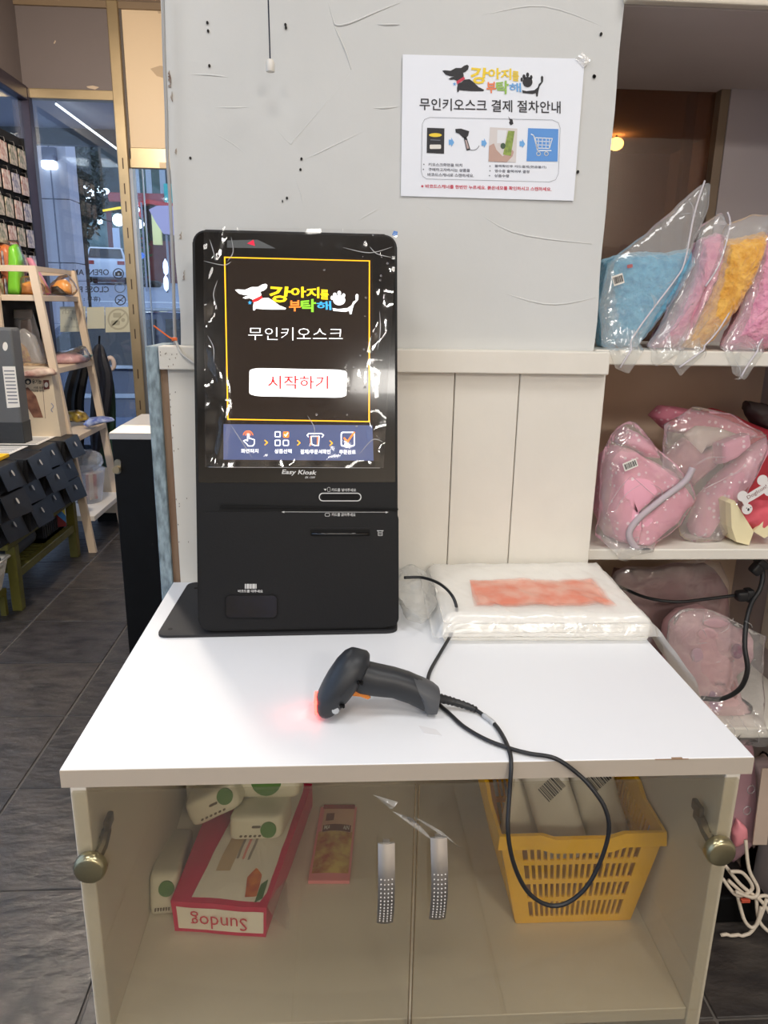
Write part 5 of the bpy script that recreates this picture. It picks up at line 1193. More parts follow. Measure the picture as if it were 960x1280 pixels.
bm = B(); bx(bm, bp0 + Vector((-.07, .0, .03)), bp0 + Vector((.07, .05, .16)), .01); obj('bracket', bm, mat('joint_grey', (110, 110, 128)), t)
# facade across the street
f = OF(38)
t = thing('restaurant_building', 'dark glass fronted building with red beams across the street', 'building', f(f.px(140, 340)[0], 2.1))
X = lambda u, v=280: f.px(u, v)[0]
Zz = lambda v, u=120: f.px(u, v)[1]
bm = B(); bx(bm, (X(20), 38.1, 1.5), (X(330), 39.5, Zz(170))); obj('wall', bm, mat('facade_dark', (46, 58, 62), .6, rgb2=(28, 38, 38), vscale=1.2), t)
tealg = mat('teal_glass', (116, 142, 146), .25, rgb2=(84, 108, 112), vscale=1.5)
for u0, u1 in ((78, 93), (97, 136), (139, 158)):
    bm = B(); bx(bm, (X(u0), 37.95, Zz(312)), (X(u1), 38.1, Zz(266))); w_ = obj('window', bm, tealg, t)
for u in (95, 137.5, 181):
    bm = B(); bx(bm, (X(u) - .12, 37.9, 2.1), (X(u) + .12, 38.1, Zz(262))); obj('post', bm, mat('post_maroon', (98, 50, 60), .6), t)
bm = B(); bx(bm, (X(75), 37.92, 2.1), (X(165), 38.1, Zz(312))); obj('base_wall', bm, mat('base_violet', (84, 80, 98), .7), t)
redm = mat('red_beam', (196, 52, 48), .5)
for u0, u1 in ((166, 174), (176, 189), (191, 206)):
    bm = B(); bx(bm, (X(u0), 37.92, Zz(241)), (X(u1), 38.1, Zz(208))); obj('upper_window', bm, mat('upper_glass', (70, 104, 96), .3, rgb2=(50, 74, 70), vscale=2), t)
for u in (165, 175, 190, 207):
    bm = B(); bx(bm, (X(u) - .13, 37.88, Zz(241)), (X(u) + .13, 38.1, Zz(200))); obj('window_bar', bm, mat('bar_white', (168, 180, 190), .5), t)
bm = B(); bx(bm, (X(208.5), 37.8, Zz(252)), (X(260), 38.0, Zz(228))); obj('teal_panel', bm, mat('teal_panel', (60, 190, 182), .5), t)
bm = B(); bx(bm, (X(140), 37.7, Zz(252)), (X(208), 38.0, Zz(241))); obj('fascia', bm, mat('fascia_red', (150, 66, 70), .6), t)
bm = B(); prism(bm, pxpoly(f, [(165, 258), (188, 251), (205, 254), (235, 258), (235, 262), (205, 259), (188, 256), (165, 262)]), f, 0, .5); obj('roof_edge', bm, redm, t)
bm = B(); bx(bm, (X(179), 37.0, 2.1), (X(184), 37.3, Zz(256))); obj('red_post', bm, redm, t)
bm = B(); bx(bm, (X(172), 37.8, 2.1), (X(300), 38.0, Zz(300))); obj('brick_wall', bm, mat('brick_maroon', (112, 44, 44), .7, var=.2, vscale=3), t)
bm = B(); bx(bm, (X(193), 37.5, Zz(305)), (X(203), 37.8, Zz(266))); obj('lit_doorway', bm, mat('door_glow', (214, 214, 150), .5, emit=.5), t)
bm = B(); prism(bm, pxpoly(f, [(128, 263), (150, 259), (162, 258), (162, 260), (150, 262), (130, 265)]), f, .1, .2); obj('yellow_sign', bm, mat('sign_yellow', (246, 206, 40), .5, emit=.8), t)
bm = B(); bx(bm, (X(145), 37.3, Zz(330)), (X(153.5), 37.4, Zz(286))); ban = obj('banner', bm, mat('banner_white', (176, 190, 216), .6), t)
# glow spots across the street, most standing in for reflected shop lamps
for lab, u, v, r_, sq_, e_ in (('large oval glow of a reflected shop lamp before the restaurant front', 116, 238.5, .30, .30, 2.6), ('small oval glow of a reflected shop lamp under the large oval', 114, 249.5, .13, .3, 1.8), ('round white glow of a reflected shop lamp beside the window mullion', 148, 275, .11, 1, 4), ('small round glow of a reflected shop lamp over the restaurant windows', 125, 277, .05, 1, 3), ('bright glow of a reflected shop lamp beside the stone column', 90, 270, .09, 1.2, 2.6), ('large round glow of a reflected shop lamp above the white car', 110.5, 335, .16, 1, 4), ('orange tinted glow of a reflected shop lamp over the car roof', 129, 321, .10, 1, 3), ('low dome lamp left of the white car', 95, 326, .14, .4, 2.1), ('cluster lamp by the red post', 171, 280, .14, .6, 3), ('lamp inside the doorway by the red roof', 169, 262, .08, .8, 3)):
    g = OF(36.0); r_ *= 2.5; p = g(*g.px(u, v)); t2 = thing('glow_spot', lab, 'lamp', p, 'glow spots across the street')
    bm = B(); ball(bm, p, r_, r_ * .6, r_ * sq_, 14, 8); obj('globe', bm, mat('globe_%d' % (e_ * 10), (244, 250, 255) if 'orange' not in lab else (255, 210, 150), emit=e_), t2, smooth=True)
    bm = B(); tube(bm, [p + Vector((0, .02, r_ * sq_)), p + Vector((0, 2.0, r_ * sq_ + .05))], .03, 5); obj('bracket', bm, kslot, t2)
# trees and hedge
def gz(y):
    """height of the rising street at depth y"""
    P = [(-9, -.1), (8.2, -.1), (10.6, 1.08), (38, 2.3), (60, 2.5)]
    for (a, za), (b, zb) in zip(P, P[1:]):
        if y <= b: return za + (zb - za) * (y - a) / (b - a)
def leafy(name, lab, cat, c, rx, ry, rz, n, m, sz, seed):
    rs = random.Random(seed); t = thing(name, lab, cat, (c[0], c[1], gz(c[1]))); bm = B()
    for k in range(n):
        d = Vector((rs.gauss(0, 1), rs.gauss(0, 1), rs.gauss(0, 1))).normalized() * rs.uniform(.5, 1); p = Vector(c) + Vector((d.x * rx, d.y * ry, d.z * rz))
        a = Vector((rs.gauss(0, 1), rs.gauss(0, 1), rs.gauss(0, 1))).normalized() * sz; b2 = a.cross(Vector((rs.gauss(0, 1), rs.gauss(0, 1), rs.gauss(0, 1)))).normalized() * sz * .5
        bm.faces.new([bm.verts.new(q) for q in (p - a, p + b2, p + a, p - b2)])
    o = obj('foliage', bm, m, t); o['kind'] = 'stuff'
    bm = B(); tube(bm, [Vector((c[0], c[1], gz(c[1]))), Vector((c[0] + .05, c[1], c[2]))], .06, 7); obj('trunk', bm, mat('bark', (60, 50, 44), .8), t)
lf = mat('leaf_dark', (48, 64, 56), .7, rgb2=(34, 46, 44), vscale=3); lf2 = mat('leaf_green', (72, 106, 62), .7, rgb2=(48, 76, 46), vscale=3)
g = OF(8.2); c = g(*g.px(92, 235)); leafy('street_tree', 'dark tree seen through the left shop window', 'tree', c, .36, .36, .6, 1500, lf, .04, 1)
c = g(*g.px(118, 340)); leafy('hedge', 'green hedge behind the white car', 'hedge', (OF(37.2)(*OF(37.2).px(98, 330)).x, 37.2, OF(37.2)(*OF(37.2).px(98, 328)).z), 1.1, .3, .8, 700, lf2, .16, 2)
c = OF(36.2)(*OF(36.2).px(177, 312)); leafy('potted_shrub', 'green shrub in front of the red post', 'shrub', c, .4, .4, 1.5, 500, lf2, .13, 3)
# lilac parasol-like awning panel, pole, sign, tyre
f = OF(26)
t = thing('awning_panel', 'lilac fan shaped awning panel on a pole across the road', 'awning', f(f.px(200, 290)[0], gz(26.2)))
bm = B(); prism(bm, pxpoly(f, [(186, 262), (196, 257), (215, 257), (235, 262), (235, 290), (222, 294), (204, 292), (196, 280)]), f, -.3, 0); obj('panel', bm, mat('awning_lilac', (196, 180, 208), .5), t)
x = f.px(207, 300)[0]; bm = B(); tube(bm, [Vector((x, 26.2, gz(26.2))), Vector((x, 26.2, f.px(207, 290)[1]))], .04, 7); obj('pole', bm, mat('pole_grey', (140, 140, 150), .4, .5), t)
x = f.px(189, 300)[0]; t = thing('thin_pole', 'thin grey pole with a small blue sign across the road', 'pole', (x, 25, gz(25)))
bm = B(); tube(bm, [Vector((x, 25, gz(25))), Vector((x, 25, f.px(187, 258)[1]))], .03, 7); obj('shaft', bm, mat('pole_grey', (140, 140, 150)), t)
bm = B(); u, v = f.px(187, 322); prism(bm, oval(u, v, .1, n=16), F((0, 24.95, 0), (1, 0, 0), (0, 0, 1)), 0, .02); obj('blue_sign', bm, mat('sign_blue', (70, 120, 210), .5, emit=.4), t)
f = OF(28); p = f(*f.px(189, 357)); tz = gz(28) + .14; t = thing('old_tyre', 'black tyre lying on the road near the brick wall', 'tyre', (p.x, 28, tz - .13))
bm = B(); tube(bm, [Vector((p.x + .27 * math.cos(a), 28 + .27 * math.sin(a), tz + .02)) for a in [2 * math.pi * k / 16 for k in range(16)]], .115, 8, closed=True); obj('tyre_ring', bm, kslot, t, smooth=True)
f = OF(24)
for lab, u, v in (('upper white lantern glowing low by the brick wall', 207, 334), ('lower white lantern glowing low by the brick wall', 207.5, 354)):
    p = f(*f.px(u, v)); t = thing('lantern', lab, 'lamp', p, 'white lanterns by the brick wall')
    bm = B(); lathe(bm, [(.001, -.26), (.07, -.17), (.085, 0), (.07, .14), (.001, .26)], F(p, (1, 0, 0), (0, 1, 0), (0, 0, 1)), 10); obj('glow', bm, mat('lantern_glow', (220, 228, 255), emit=1.6), t, smooth=True)
    bm = B(); tube(bm, [p + Vector((0, 0, -.24)), Vector((p.x, p.y + .1, gz(p.y + .1)))], .02, 5); obj('stem', bm, kslot, t)
# cars
def car(name, lab, o, ln, wd, ht, paint, trim, rot, sedan=True):
    """a car along its own x axis, standing at o"""
    c, s = math.cos(rot), math.sin(rot); f = F(o, (c, s, 0), (-s, c, 0), (0, 0, 1))
    t = thing(name, lab, 'car', o)
    h = ht; prof = [(-.5, .16), (-.5, .42), (-.47, .56), (-.30, .63), (-.18, .95), (-.02, 1.0), (.16, .99), (.30, .70), (.47, .62), (.5, .5), (.5, .16)] if sedan else [(-.5, .16), (-.5, .5), (-.47, .62), (-.28, .66), (-.17, .94), (0, 1.0), (.38, .98), (.47, .66), (.5, .6), (.5, .16)]
    O = resample([(x * ln, z * h, 0) for x, z in prof], 64)
    rings = []
    for y, ins in ((-.5, .06), (-.49, .02), (-.4, 0), (.4, 0), (.49, .02), (.5, .06)):
        rings.append([f(p.x * (1 - ins * .2), y * wd * (1 - .22 * max(0, (p.y / h - .6)) / .4), .16 * h + (p.y - .16 * h) * (1 - ins * .4)) for p in O])
    bm = B(); loft(bm, rings); obj('car_body', bm, paint, t, smooth=40)
    gm = mat('car_glass', (24, 28, 36), .08, coat=.5)
    wins = [[(-.26, .66), (-.17, .9), (-.01, .95), (-.01, .66)], [(.01, .66), (.01, .95), (.14, .94), (.25, .68)]] if sedan else [[(-.25, .68), (-.16, .9), (.0, .95), (.0, .68)], [(.02, .68), (.02, .95), (.2, .95), (.2, .68)], [(.22, .68), (.22, .95), (.36, .93), (.43, .7)]]
    for sd in (-1, 1):
        for wn in wins:
            bm = B(); vs = [[f(x * ln, sd * wd * (.5 * (1 - .22 * max(0, z - .6) / .4) + e), z * h) for x, z in wn] for e in (-.01, .008)]
            loft(bm, vs); obj('window', bm, gm, t)
        for z, th, m_ in ((.645, .022, trim), (.46, .03, trim), (.24, .10, mat('car_sill', (140, 156, 190), .3, .2))):
            bm = B(); bx(bm, (-.44 * ln, sd * (wd * .5 + .004) - .012, z * h), (.46 * ln, sd * (wd * .5 + .004) + .012, (z + th) * h), .004, f, 1); obj('side_trim', bm, m_, t)
        for x in (-.31, .31):
            g = F(f(x * ln, sd * wd * .46, .19 * h + .02), f.x, (0, 0, 1)); bm = B(); lathe(bm, [(.001, -.09), (.24, -.09), (.29, -.06), (.29, .06), (.24, .09), (.2, .075), (.18, .085), (.001, .09)], g, 20); obj('wheel', bm, kslot, t, smooth=40)
    for sd in (-1, 1):
        bm = B(); p0 = [f(x * ln, sd * wd * .36, z * h + .012) for x, z in ((-.16, .97), (0, 1.0), (.15, .985))]; tube(bm, spline(p0, 4), .016, 6); obj('roof_glint', bm, trim, t, smooth=True)  # pale tubes added as the highlights along the roof edges
        bm = B(); bx(bm, (.485 * ln, sd * wd * .36 - .14, .5 * h), (.505 * ln, sd * wd * .36 + .14, .6 * h), .01, f); obj('tail_lamp', bm, mat('tail_red', (150, 30, 30), .3), t)
        bm = B(); bx(bm, (-.505 * ln, sd * wd * .34 - .16, .44 * h), (-.485 * ln, sd * wd * .34 + .16, .52 * h), .01, f); obj('head_lamp', bm, mat('head_lamp', (200, 210, 220), .2), t)
    bm = B(); vs = [[f(x * ln + e, y * wd, z * h) for x, y, z in q] for e in (0, .01) for q in ([(.40 if not sedan else .18, -.36, .94), (.40 if not sedan else .18, .36, .94), (.475 if not sedan else .295, .42, .68), (.475 if not sedan else .295, -.42, .68)],)]
    loft(bm, vs); obj('rear_window', bm, gm, t)
    return t
chrome = mat('car_chrome', (216, 226, 240), .3, .3)
car('dark_car', 'dark blue car parked right outside the glass door', Vector((-1.35, 6.9, -.1)), 4.5, 1.7, 1.40, mat('paint_navy', (46, 62, 100), .2, coat=1.), chrome, R(4))
p = OF(34)(*OF(34).px(140, 369)); car('white_car', 'white hatchback parked across the road before the hedge', Vector((p.x, 34.0, gz(34.0))), 3.9, 1.65, 1.46, mat('paint_white', (196, 206, 220), .3, coat=.6), chrome, R(-78), False)
RISE = F((0, 0, 0), (0, 1, 0), (0, 0, 1))
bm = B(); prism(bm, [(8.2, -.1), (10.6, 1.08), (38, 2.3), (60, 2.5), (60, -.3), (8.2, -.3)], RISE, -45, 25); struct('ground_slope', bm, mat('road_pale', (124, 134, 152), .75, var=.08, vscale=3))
bm = B(); prism(bm, [(17, 1.366), (17.25, 1.377), (17.25, 1.383), (17, 1.372)], RISE, -5.2, -2.2); struct('road_marking', bm, mat('road_white', (200, 206, 214), .7))

# ================================================================ goods left of the counter
wood = mat('pale_wood', (226, 206, 182), .55, var=.06, vscale=12, stretch=(1, 1, .2))
lad = thing('ladder_shelf', 'pale wooden leaning ladder shelf by the shop window', 'shelf', (-1.28, 3.64, 0))
post = lambda z: -1.094 - .17 * z / 1.53
for y in (3.34, 3.92):
    bm = B(); w2 = .013; rings = [[Vector((post(z) + a, y + b, z)) for a, b in ((-.02, -w2), (.02, -w2), (.02, w2), (-.02, w2))] for z in (.0, 1.545)]
    loft(bm, rings); obj('front_post', bm, wood, lad)
    bm = B(); bx(bm, (-1.475, y - .013, 0), (-1.445, y + .013, 1.545), .001, seg=1); obj('rear_post', bm, wood, lad)
    bm = B(); bx(bm, (-1.445, y - .011, 1.515), (post(1.53) - .02, y + .011, 1.545)); obj('top_rail', bm, wood, lad)
for z, xf, m_ in ((1.40, .012, wood), (1.03, .02, wood), (.655, .03, wood), (.21, .045, mat('shelf_white', (226, 222, 216), .5))):
    bm = B(); bx(bm, (-1.445, 3.353, z - .03), (post(z) + xf, 3.907, z), .002, seg=1); obj('shelf_board', bm, m_, lad)
bm = B(); bx(bm, (post(1.53) - .02, 3.353, 1.52), (post(1.53), 3.907, 1.545)); obj('guard_rail', bm, wood, lad)
def LX(u, v, y): return at(u, v, 'y', y)
def stuffed(name, lab, cat, parts, y, z, group=None, t_=0):
    f = F((0, y, z), (1, 0, 0), (0, t_, 1)); xs = [f.px(*q)[0] for q in parts[0][1]]
    t = thing(name, lab, cat, (sum(xs) / len(xs), y, z), group)
    for nm, px, d, m_, off, kw in parts:
        g = F((0, y - off, z), (1, 0, 0), (0, t_, 1)); bm = B(); puff(bm, pxpoly(g, px), g, d, kw.pop('n', 36), 6, **kw)
        for v in bm.verts: v.co.z = max(v.co.z, z + .0005)
        obj(nm, bm, m_, t, smooth=True)
    return t
shiny = lambda n, c, **k: mat(n, c, .3, coat=.4, **k)
stuffed('toy_pack', 'orange and lime green packed pet toy on the top ladder shelf', 'toy', [('orange_part', [(-12, 372), (-12, 300), (2, 303), (14, 308), (20, 330), (16, 372)], .05, shiny('toy_orange', (226, 128, 50), rgb2=(196, 92, 40), vscale=10), 0, {'flat': .25}), ('green_part', [(13, 372), (14, 306), (21, 305), (27, 322), (28, 372)], .05, shiny('toy_green', (126, 206, 60)), .03, {'flat': .25}), ('clear_wrap', [(-12, 372), (-12, 300), (22, 300), (32, 330), (34, 372)], .06, film, 0, {'amp': .004})], 3.55, 1.401)
stuffed('pink_toy_pack', 'pink packed toy stick leaning on the top ladder shelf', 'toy', [('pack_body', [(33, 322), (40, 322), (52, 344), (64, 366), (60, 370), (52, 366)], .02, shiny('toy_pink', (226, 146, 172)), 0, {'flat': .3}), ('tan_toy', [(50, 366), (46, 346), (50, 344), (62, 366)], .02, shiny('toy_tan', (206, 164, 128)), .03, {})], 3.68, 1.401)
stuffed('orange_toy', 'small orange toy behind the near post of the ladder shelf', 'toy', [('toy_body', [(27, 368), (28, 354), (38, 351), (48, 355), (54, 366), (48, 371)], .03, shiny('toy_amber', (240, 160, 60)), 0, {}), ('clear_wrap', [(25, 369), (26, 346), (40, 344), (54, 356), (57, 370)], .035, film, 0, {'amp': .004})], 3.50, 1.401)
stuffed('black_orange_toy', 'round black and orange wrapped toy at the right end of the top ladder shelf', 'toy', [('toy_body', [(65, 368), (65, 358), (72, 350), (82, 349), (89, 356), (90, 368)], .04, shiny('toy_amber', (240, 160, 60)), 0, {'amp': .003}), ('black_part', [(65, 368), (65, 358), (74, 356), (82, 362), (86, 369)], .04, shiny('toy_black', (44, 38, 36)), .012, {}), ('clear_wrap', [(63, 370), (64, 354), (74, 346), (84, 342), (92, 352), (97, 362), (92, 370)], .05, film, 0, {'amp': .006})], 3.72, 1.401)
stuffed('brown_chew_pack', 'brown chew in a clear pack standing on the second ladder shelf', 'pet treat', [('chew', [(24, 456), (26, 400), (38, 398), (42, 430), (52, 458)], .02, shiny('chew_brown', (128, 92, 72)), 0, {}), ('clear_wrap', [(16, 458), (17, 392), (24, 387), (40, 388), (44, 400), (60, 458)], .03, film_white, .0, {'amp': .004}), ('header_card', [(17, 398), (17, 387), (40, 387), (40, 398)], .006, mat('header_grey', (150, 146, 144), .5), .02, {'flat': .2})], 3.62, 1.031, 'packed pet treats on the second ladder shelf')
stuffed('yellow_chew_pack', 'yellow striped chew in a clear pack at the near end of the second ladder shelf', 'pet treat', [('chew', [(30, 454), (22, 432), (26, 428), (34, 436), (40, 452)], .015, shiny('chew_yellow', (206, 160, 50), rgb2=(150, 90, 50), vscale=40), 0, {}), ('clear_wrap', [(20, 458), (16, 416), (30, 410), (44, 420), (58, 456)], .03, film_white, 0, {'amp': .005}), ('shreds', [(24, 460), (30, 452), (60, 456), (62, 462)], .03, shiny('chew_tan', (186, 160, 128), rgb2=(120, 92, 70), vscale=40), .0, {'amp': .006})], 3.48, 1.031, 'packed pet treats on the second ladder shelf')
stuffed('pink_treat_bag', 'clear bag of pale pink treats at the right of the second ladder shelf', 'pet treat', [('treats', [(66, 460), (68, 444), (84, 441), (100, 443), (106, 448), (108, 452), (90, 458)], .10, shiny('treat_pink', (220, 176, 176), rgb2=(190, 140, 146), vscale=30), 0, {'amp': .005}), ('clear_wrap', [(64, 461), (66, 441), (86, 438), (104, 432), (112, 446), (110, 452), (92, 460)], .12, film, 0, {'amp': .006})], 3.70, 1.031, 'packed pet treats on the second ladder shelf')
stuffed('green_treat_sachet', 'pale green sachet at the very edge of the second ladder shelf', 'pet treat', [('sachet', [(98, 448), (104, 444), (116, 443), (114, 447), (102, 449)], .03, shiny('sachet_green', (150, 190, 186)), 0, {})], 3.86, 1.031)
stuffed('blue_snack_pack', 'flat blue and white snack pack over the edge of the third ladder shelf', 'pet treat', [('pack_body', [(104, 530), (112, 522), (126, 520), (140, 522), (144, 526), (128, 529), (110, 534)], .05, shiny('snack_blue', (176, 190, 224), rgb2=(90, 110, 190), vscale=40), 0, {})], 3.66, .656, 'snack packs on the third ladder shelf')
stuffed('yellow_snack_pack', 'yellow and brown snack pack behind the blue pack on the ladder shelf', 'pet treat', [('pack_body', [(82, 524), (84, 514), (96, 512), (106, 516), (112, 524), (98, 528)], .05, shiny('snack_yellow', (190, 160, 50), rgb2=(80, 60, 40), vscale=30), 0, {})], 3.78, .656, 'snack packs on the third ladder shelf')
# tub on the bottom ladder shelf
p = at(112, 629, 'z', .211); t = thing('plastic_tub', 'clear plastic tub of red striped packets on the bottom ladder shelf', 'tub', (p.x - .02, p.y + .05, .21))
o3 = Vector(t.location); f = F(o3, (1, 0, 0), (0, 1, 0), (0, 0, 1))
bm = B(); lathe(bm, [(.075, .0005), (.105, .18), (.112, .2), (.108, .2), (.1, .18), (.07, .006)], f, 24); obj('tub_wall', bm, clear('tub_clear', (.92, .93, .96), .22, .4, .2), t, smooth=True)
for k in range(5):
    a = -1.2 + k * .6; g = F(o3 + Vector((.05 * math.cos(a), -.05 * math.sin(a + .9) * .8 - .005, .10)), (math.cos(.3 * k), math.sin(.3 * k), 0), (0, .1, 1))
    bm = B(); bx(bm, (-.018, -.075, -.005), (.018, .075, .005), .003, g); obj('packet', bm, mat('packet_red' if k % 2 == 0 else 'packet_cream', (176, 60, 64) if k % 2 == 0 else (214, 186, 160), .5), t)
bm = B(); puff(bm, oval(0, .245, .1, .07, 24), F(o3, (1, 0, 0), (0, 0, 1)), .08, 32, 6, .015, 16, .5, 4); obj('clear_bag', bm, film_white, t, smooth=True)
p = at(138, 640, 'z', 0); t = thing('wooden_crate', 'low pale crate on the floor behind the ladder shelf', 'crate', (-1.0, 4.05, 0))
bm = B(); bx(bm, (-1.28, 3.95, .06), (-.98, 4.05, .34), .004); obj('crate_box', bm, mat('crate_cream', (214, 194, 166), .6), t)
bm = B(); bx(bm, (-1.26, 3.96, .0), (-1.0, 4.04, .06)); obj('crate_foot', bm, kslot, t)

# green bench with black boxes
green = mat('olive_paint', (102, 98, 36), .5, var=.2, vscale=14)
ben = thing('green_bench', 'olive green wooden bench carrying black boxes', 'bench', (-1.33, 2.95, 0))
for x in (-1.168, -1.47):
    for y in (2.52, 3.27):
        bm = B(); bx(bm, (x - .022, y - .022, 0), (x + .022, y + .022, .31), .002, seg=1); obj('leg', bm, green, ben)
bm = B(); bx(bm, (-1.50, 2.44, .31), (-1.15, 3.31, .335), .002); obj('bench_top', bm, green, ben)
for x in (-1.168, -1.47): bm = B(); bx(bm, (x - .016, 2.542, .15), (x + .016, 3.248, .19), .002, seg=1); obj('stretcher', bm, green, ben)
for k in range(13):
    bm = B(); y = 2.55 + k * .054; bx(bm, (-1.454, y, .165), (-1.184, y + .030, .18)); obj('slat', bm, green, ben)
t = thing('black_tray', 'black slotted tray on the lower slats of the green bench', 'tray', (-1.3, 3.1, .18))
bm = B()
for a, b in (((-1.44, 2.95, .2), (-1.2, 3.26, .205)), ((-1.21, 2.95, .2), (-1.2, 3.26, .27)), ((-1.44, 2.95, .2), (-1.43, 3.26, .27)), ((-1.43, 2.95, .2), (-1.21, 2.96, .27)), ((-1.43, 3.25, .2), (-1.21, 3.26, .27))): bx(bm, Vector(a) - Vector((0, 0, .019)), Vector(b) - Vector((0, 0, .0)))
for k in range(11): bx(bm, (-1.2, 2.965 + k * .027, .2), (-1.196, 2.978 + k * .027, .262))
obj('tray_body', bm, mat('tray_black', (26, 26, 30), .5), t)
t = thing('grey_roll', 'dark grey rolled mat on the lower slats of the green bench', 'mat', (-1.24, 2.9, .18))
bm = B(); tube(bm, spline([Vector((-1.28, 2.60, .232)), Vector((-1.27, 2.72, .232)), Vector((-1.275, 2.93, .231))], 6), .05, 14); obj('roll', bm, mat('mat_grey', (72, 78, 86), .8, var=.1), t, smooth=True)
t = thing('white_slotted_basket', 'white slotted plastic basket at the near end of the green bench', 'basket', (-1.26, 2.45, 0))
wb = mat('basket_white', (222, 214, 200), .5); bm = B()
q0 = [(-1.33, 2.30), (-1.20, 2.30), (-1.20, 2.44), (-1.33, 2.44)]; q1 = [(-1.36, 2.27), (-1.16, 2.27), (-1.16, 2.455), (-1.36, 2.455)]
def W2(k, u, tt, w=0):
    k2 = (k + 1) % 4; z = lambda s: .13 + .155 * s
    a = Vector((q0[k][0] * (1 - tt) + q1[k][0] * tt, q0[k][1] * (1 - tt) + q1[k][1] * tt, z(tt))); b = Vector((q0[k2][0] * (1 - tt) + q1[k2][0] * tt, q0[k2][1] * (1 - tt) + q1[k2][1] * tt, z(tt)))
    n = (b - a).cross(Vector((0, 0, 1))).normalized(); return a * (1 - u) + b * u + n * w
for k in range(4):
    g = lambda u, tt, w=0, k=k: W2(k, u, tt, w)
    for t0, t1 in ((0, .5), (.72, .8), (.93, 1.)): slab(bm, g, 0, t0, 1, t1, -.002, .002)
    for s in range(11): slab(bm, g, s / 10 - .035 if s else 0, .5, min(1, s / 10 + .03), .93, -.002, .002)
    slab(bm, g, -.02, .95, 1.02, 1.0, -.002, .012)
bx(bm, (-1.33, 2.30, .128), (-1.20, 2.44, .133)); obj('basket_body', bm, wb, t)
t2 = thing('step_stool', 'low dark stool under the white slotted basket', 'stool', (-1.26, 2.37, 0))
bm = B(); bx(bm, (-1.36, 2.29, .10), (-1.19, 2.47, .127), .003); obj('stool_top', bm, green, t2)
for x in (-1.345, -1.205):
    for y in (2.305, 2.455): bm = B(); bx(bm, (x - .012, y - .012, 0), (x + .012, y + .012, .10)); obj('leg', bm, green, t2)
t = thing('colour_pack', 'blue yellow and red pack standing on the tray under the bench', 'pack', (-1.25, 3.2, .2))
f = F((-1.25, 3.12, .206), (.6, .3, 0), (0, 0, 1)); bm = B(); bx(bm, (-.1, 0, -.03), (.1, .14, .0), .002, f); pb = obj('pack_body', bm, mat('pack_red', (120, 30, 36), .5), t)
bm = B(); prism(bm, [(.0, .14), (.05, .14), (.1, .06), (.1, .02)], f, .0, .001); obj('blue_band', bm, mat('pack_blue', (60, 130, 200), .5), pb); bm = B(); prism(bm, [(.05, .14), (.07, .14), (.1, .09), (.1, .06)], f, .0, .001); obj('yellow_band', bm, mat('pack_yellow', (214, 200, 60), .5), pb)

blackcard = mat('black_card', (17, 17, 20), .45, var=.15, vscale=10, bump=.1, bscale=8); silver = mat('silver_mark', (196, 190, 180), .4)
rb = random.Random(12)
def blackbox(lab, x, y, z, rz, sx=.26, sy=.19, sz=.088, flap=True):
    t = thing('black_box', lab, 'box', (x, y, z), 'black boxes stacked on the green bench')
    c, s = math.cos(rz), math.sin(rz); f = F((x, y, z + .0008), (c, s, 0), (-s, c, 0), (0, 0, 1))
    bm = B(); bx(bm, (-sx / 2, -sy / 2, 0), (sx / 2, sy / 2, sz), .004, f, 1); bd = obj('carton', bm, blackcard, t)
    # slanted lid flap leaning out over the aisle side, with a small silver mark
    bm = B(); P = [[f(sx / 2 + .001, -sy / 2 + .006, sz - .002), f(sx / 2 + .03, -sy / 2 + .014, sz * .14), f(sx / 2 + .036, sy / 2 - .008, sz * .05), f(sx / 2 + .001, sy / 2 - .006, sz - .002)]]
    P.append([p + f.x * .003 + f.z * .002 for p in P[0]]); loft(bm, P); fl = obj('flap', bm, blackcard, t)
    bm = B(); P = [[f(-sx / 2 + .01, -sy / 2 - .001, sz - .002), f(sx / 2 - .01, -sy / 2 - .001, sz - .002), f(sx / 2 - .02, -sy / 2 - .016, sz * .22), f(-sx / 2 + .02, -sy / 2 - .014, sz * .26)]]
    P.append([p - f.y * .003 + f.z * .002 for p in P[0]]); loft(bm, P); obj('flap', bm, blackcard, t)
    g = F(f(sx / 2 + .0205, .0, sz * .68), f.y, (f.z - f.x * .45)); g = F(g.o + g.x.cross(g.y) * .003, g.x, g.y)
    bm = B(); prism(bm, oval(0, 0, .0065, .014, 14), g, -.001, .001); obj('silver_mark', bm, silver, fl)
    h = F(f(.06, -sy / 2 - .017, sz * .7), f.x, (0, .6, 1)); bm = B(); prism(bm, oval(0, 0, .0065, .014, 14), F(h.o + h.z * .0015, h.x, h.y), 0, .0015); obj('silver_mark', bm, silver, fl)
    return t
place = ['nearest end', 'near middle', 'far middle', 'far end']
lev = ['bottom layer', 'second layer', 'top layer']
for k in range(3):
    for j in range(4):
        y = 2.50 + j * .235 + (.0 if k != 1 else -.02); x = -1.285 + (.03 if (j + k) % 2 else 0) + .008 * k
        blackbox('black card box in the %s of the bench stack, %s' % (lev[k], place[j]), x, y, .335 + k * .1156 + .0005, rb.uniform(-.08, .08), sy=.215, sz=.114)
Zb = .335 + 3 * .1156 + .0012
t = thing('yellow_booklet', 'yellow booklet lying on top of the black boxes', 'booklet', (-1.36, 2.62, Zb))
bm = B(); bx(bm, (-1.44, 2.50, Zb), (-1.20, 2.68, Zb + .016), .002); obj('cover', bm, mat('booklet_yellow', (246, 196, 30), .5), t)
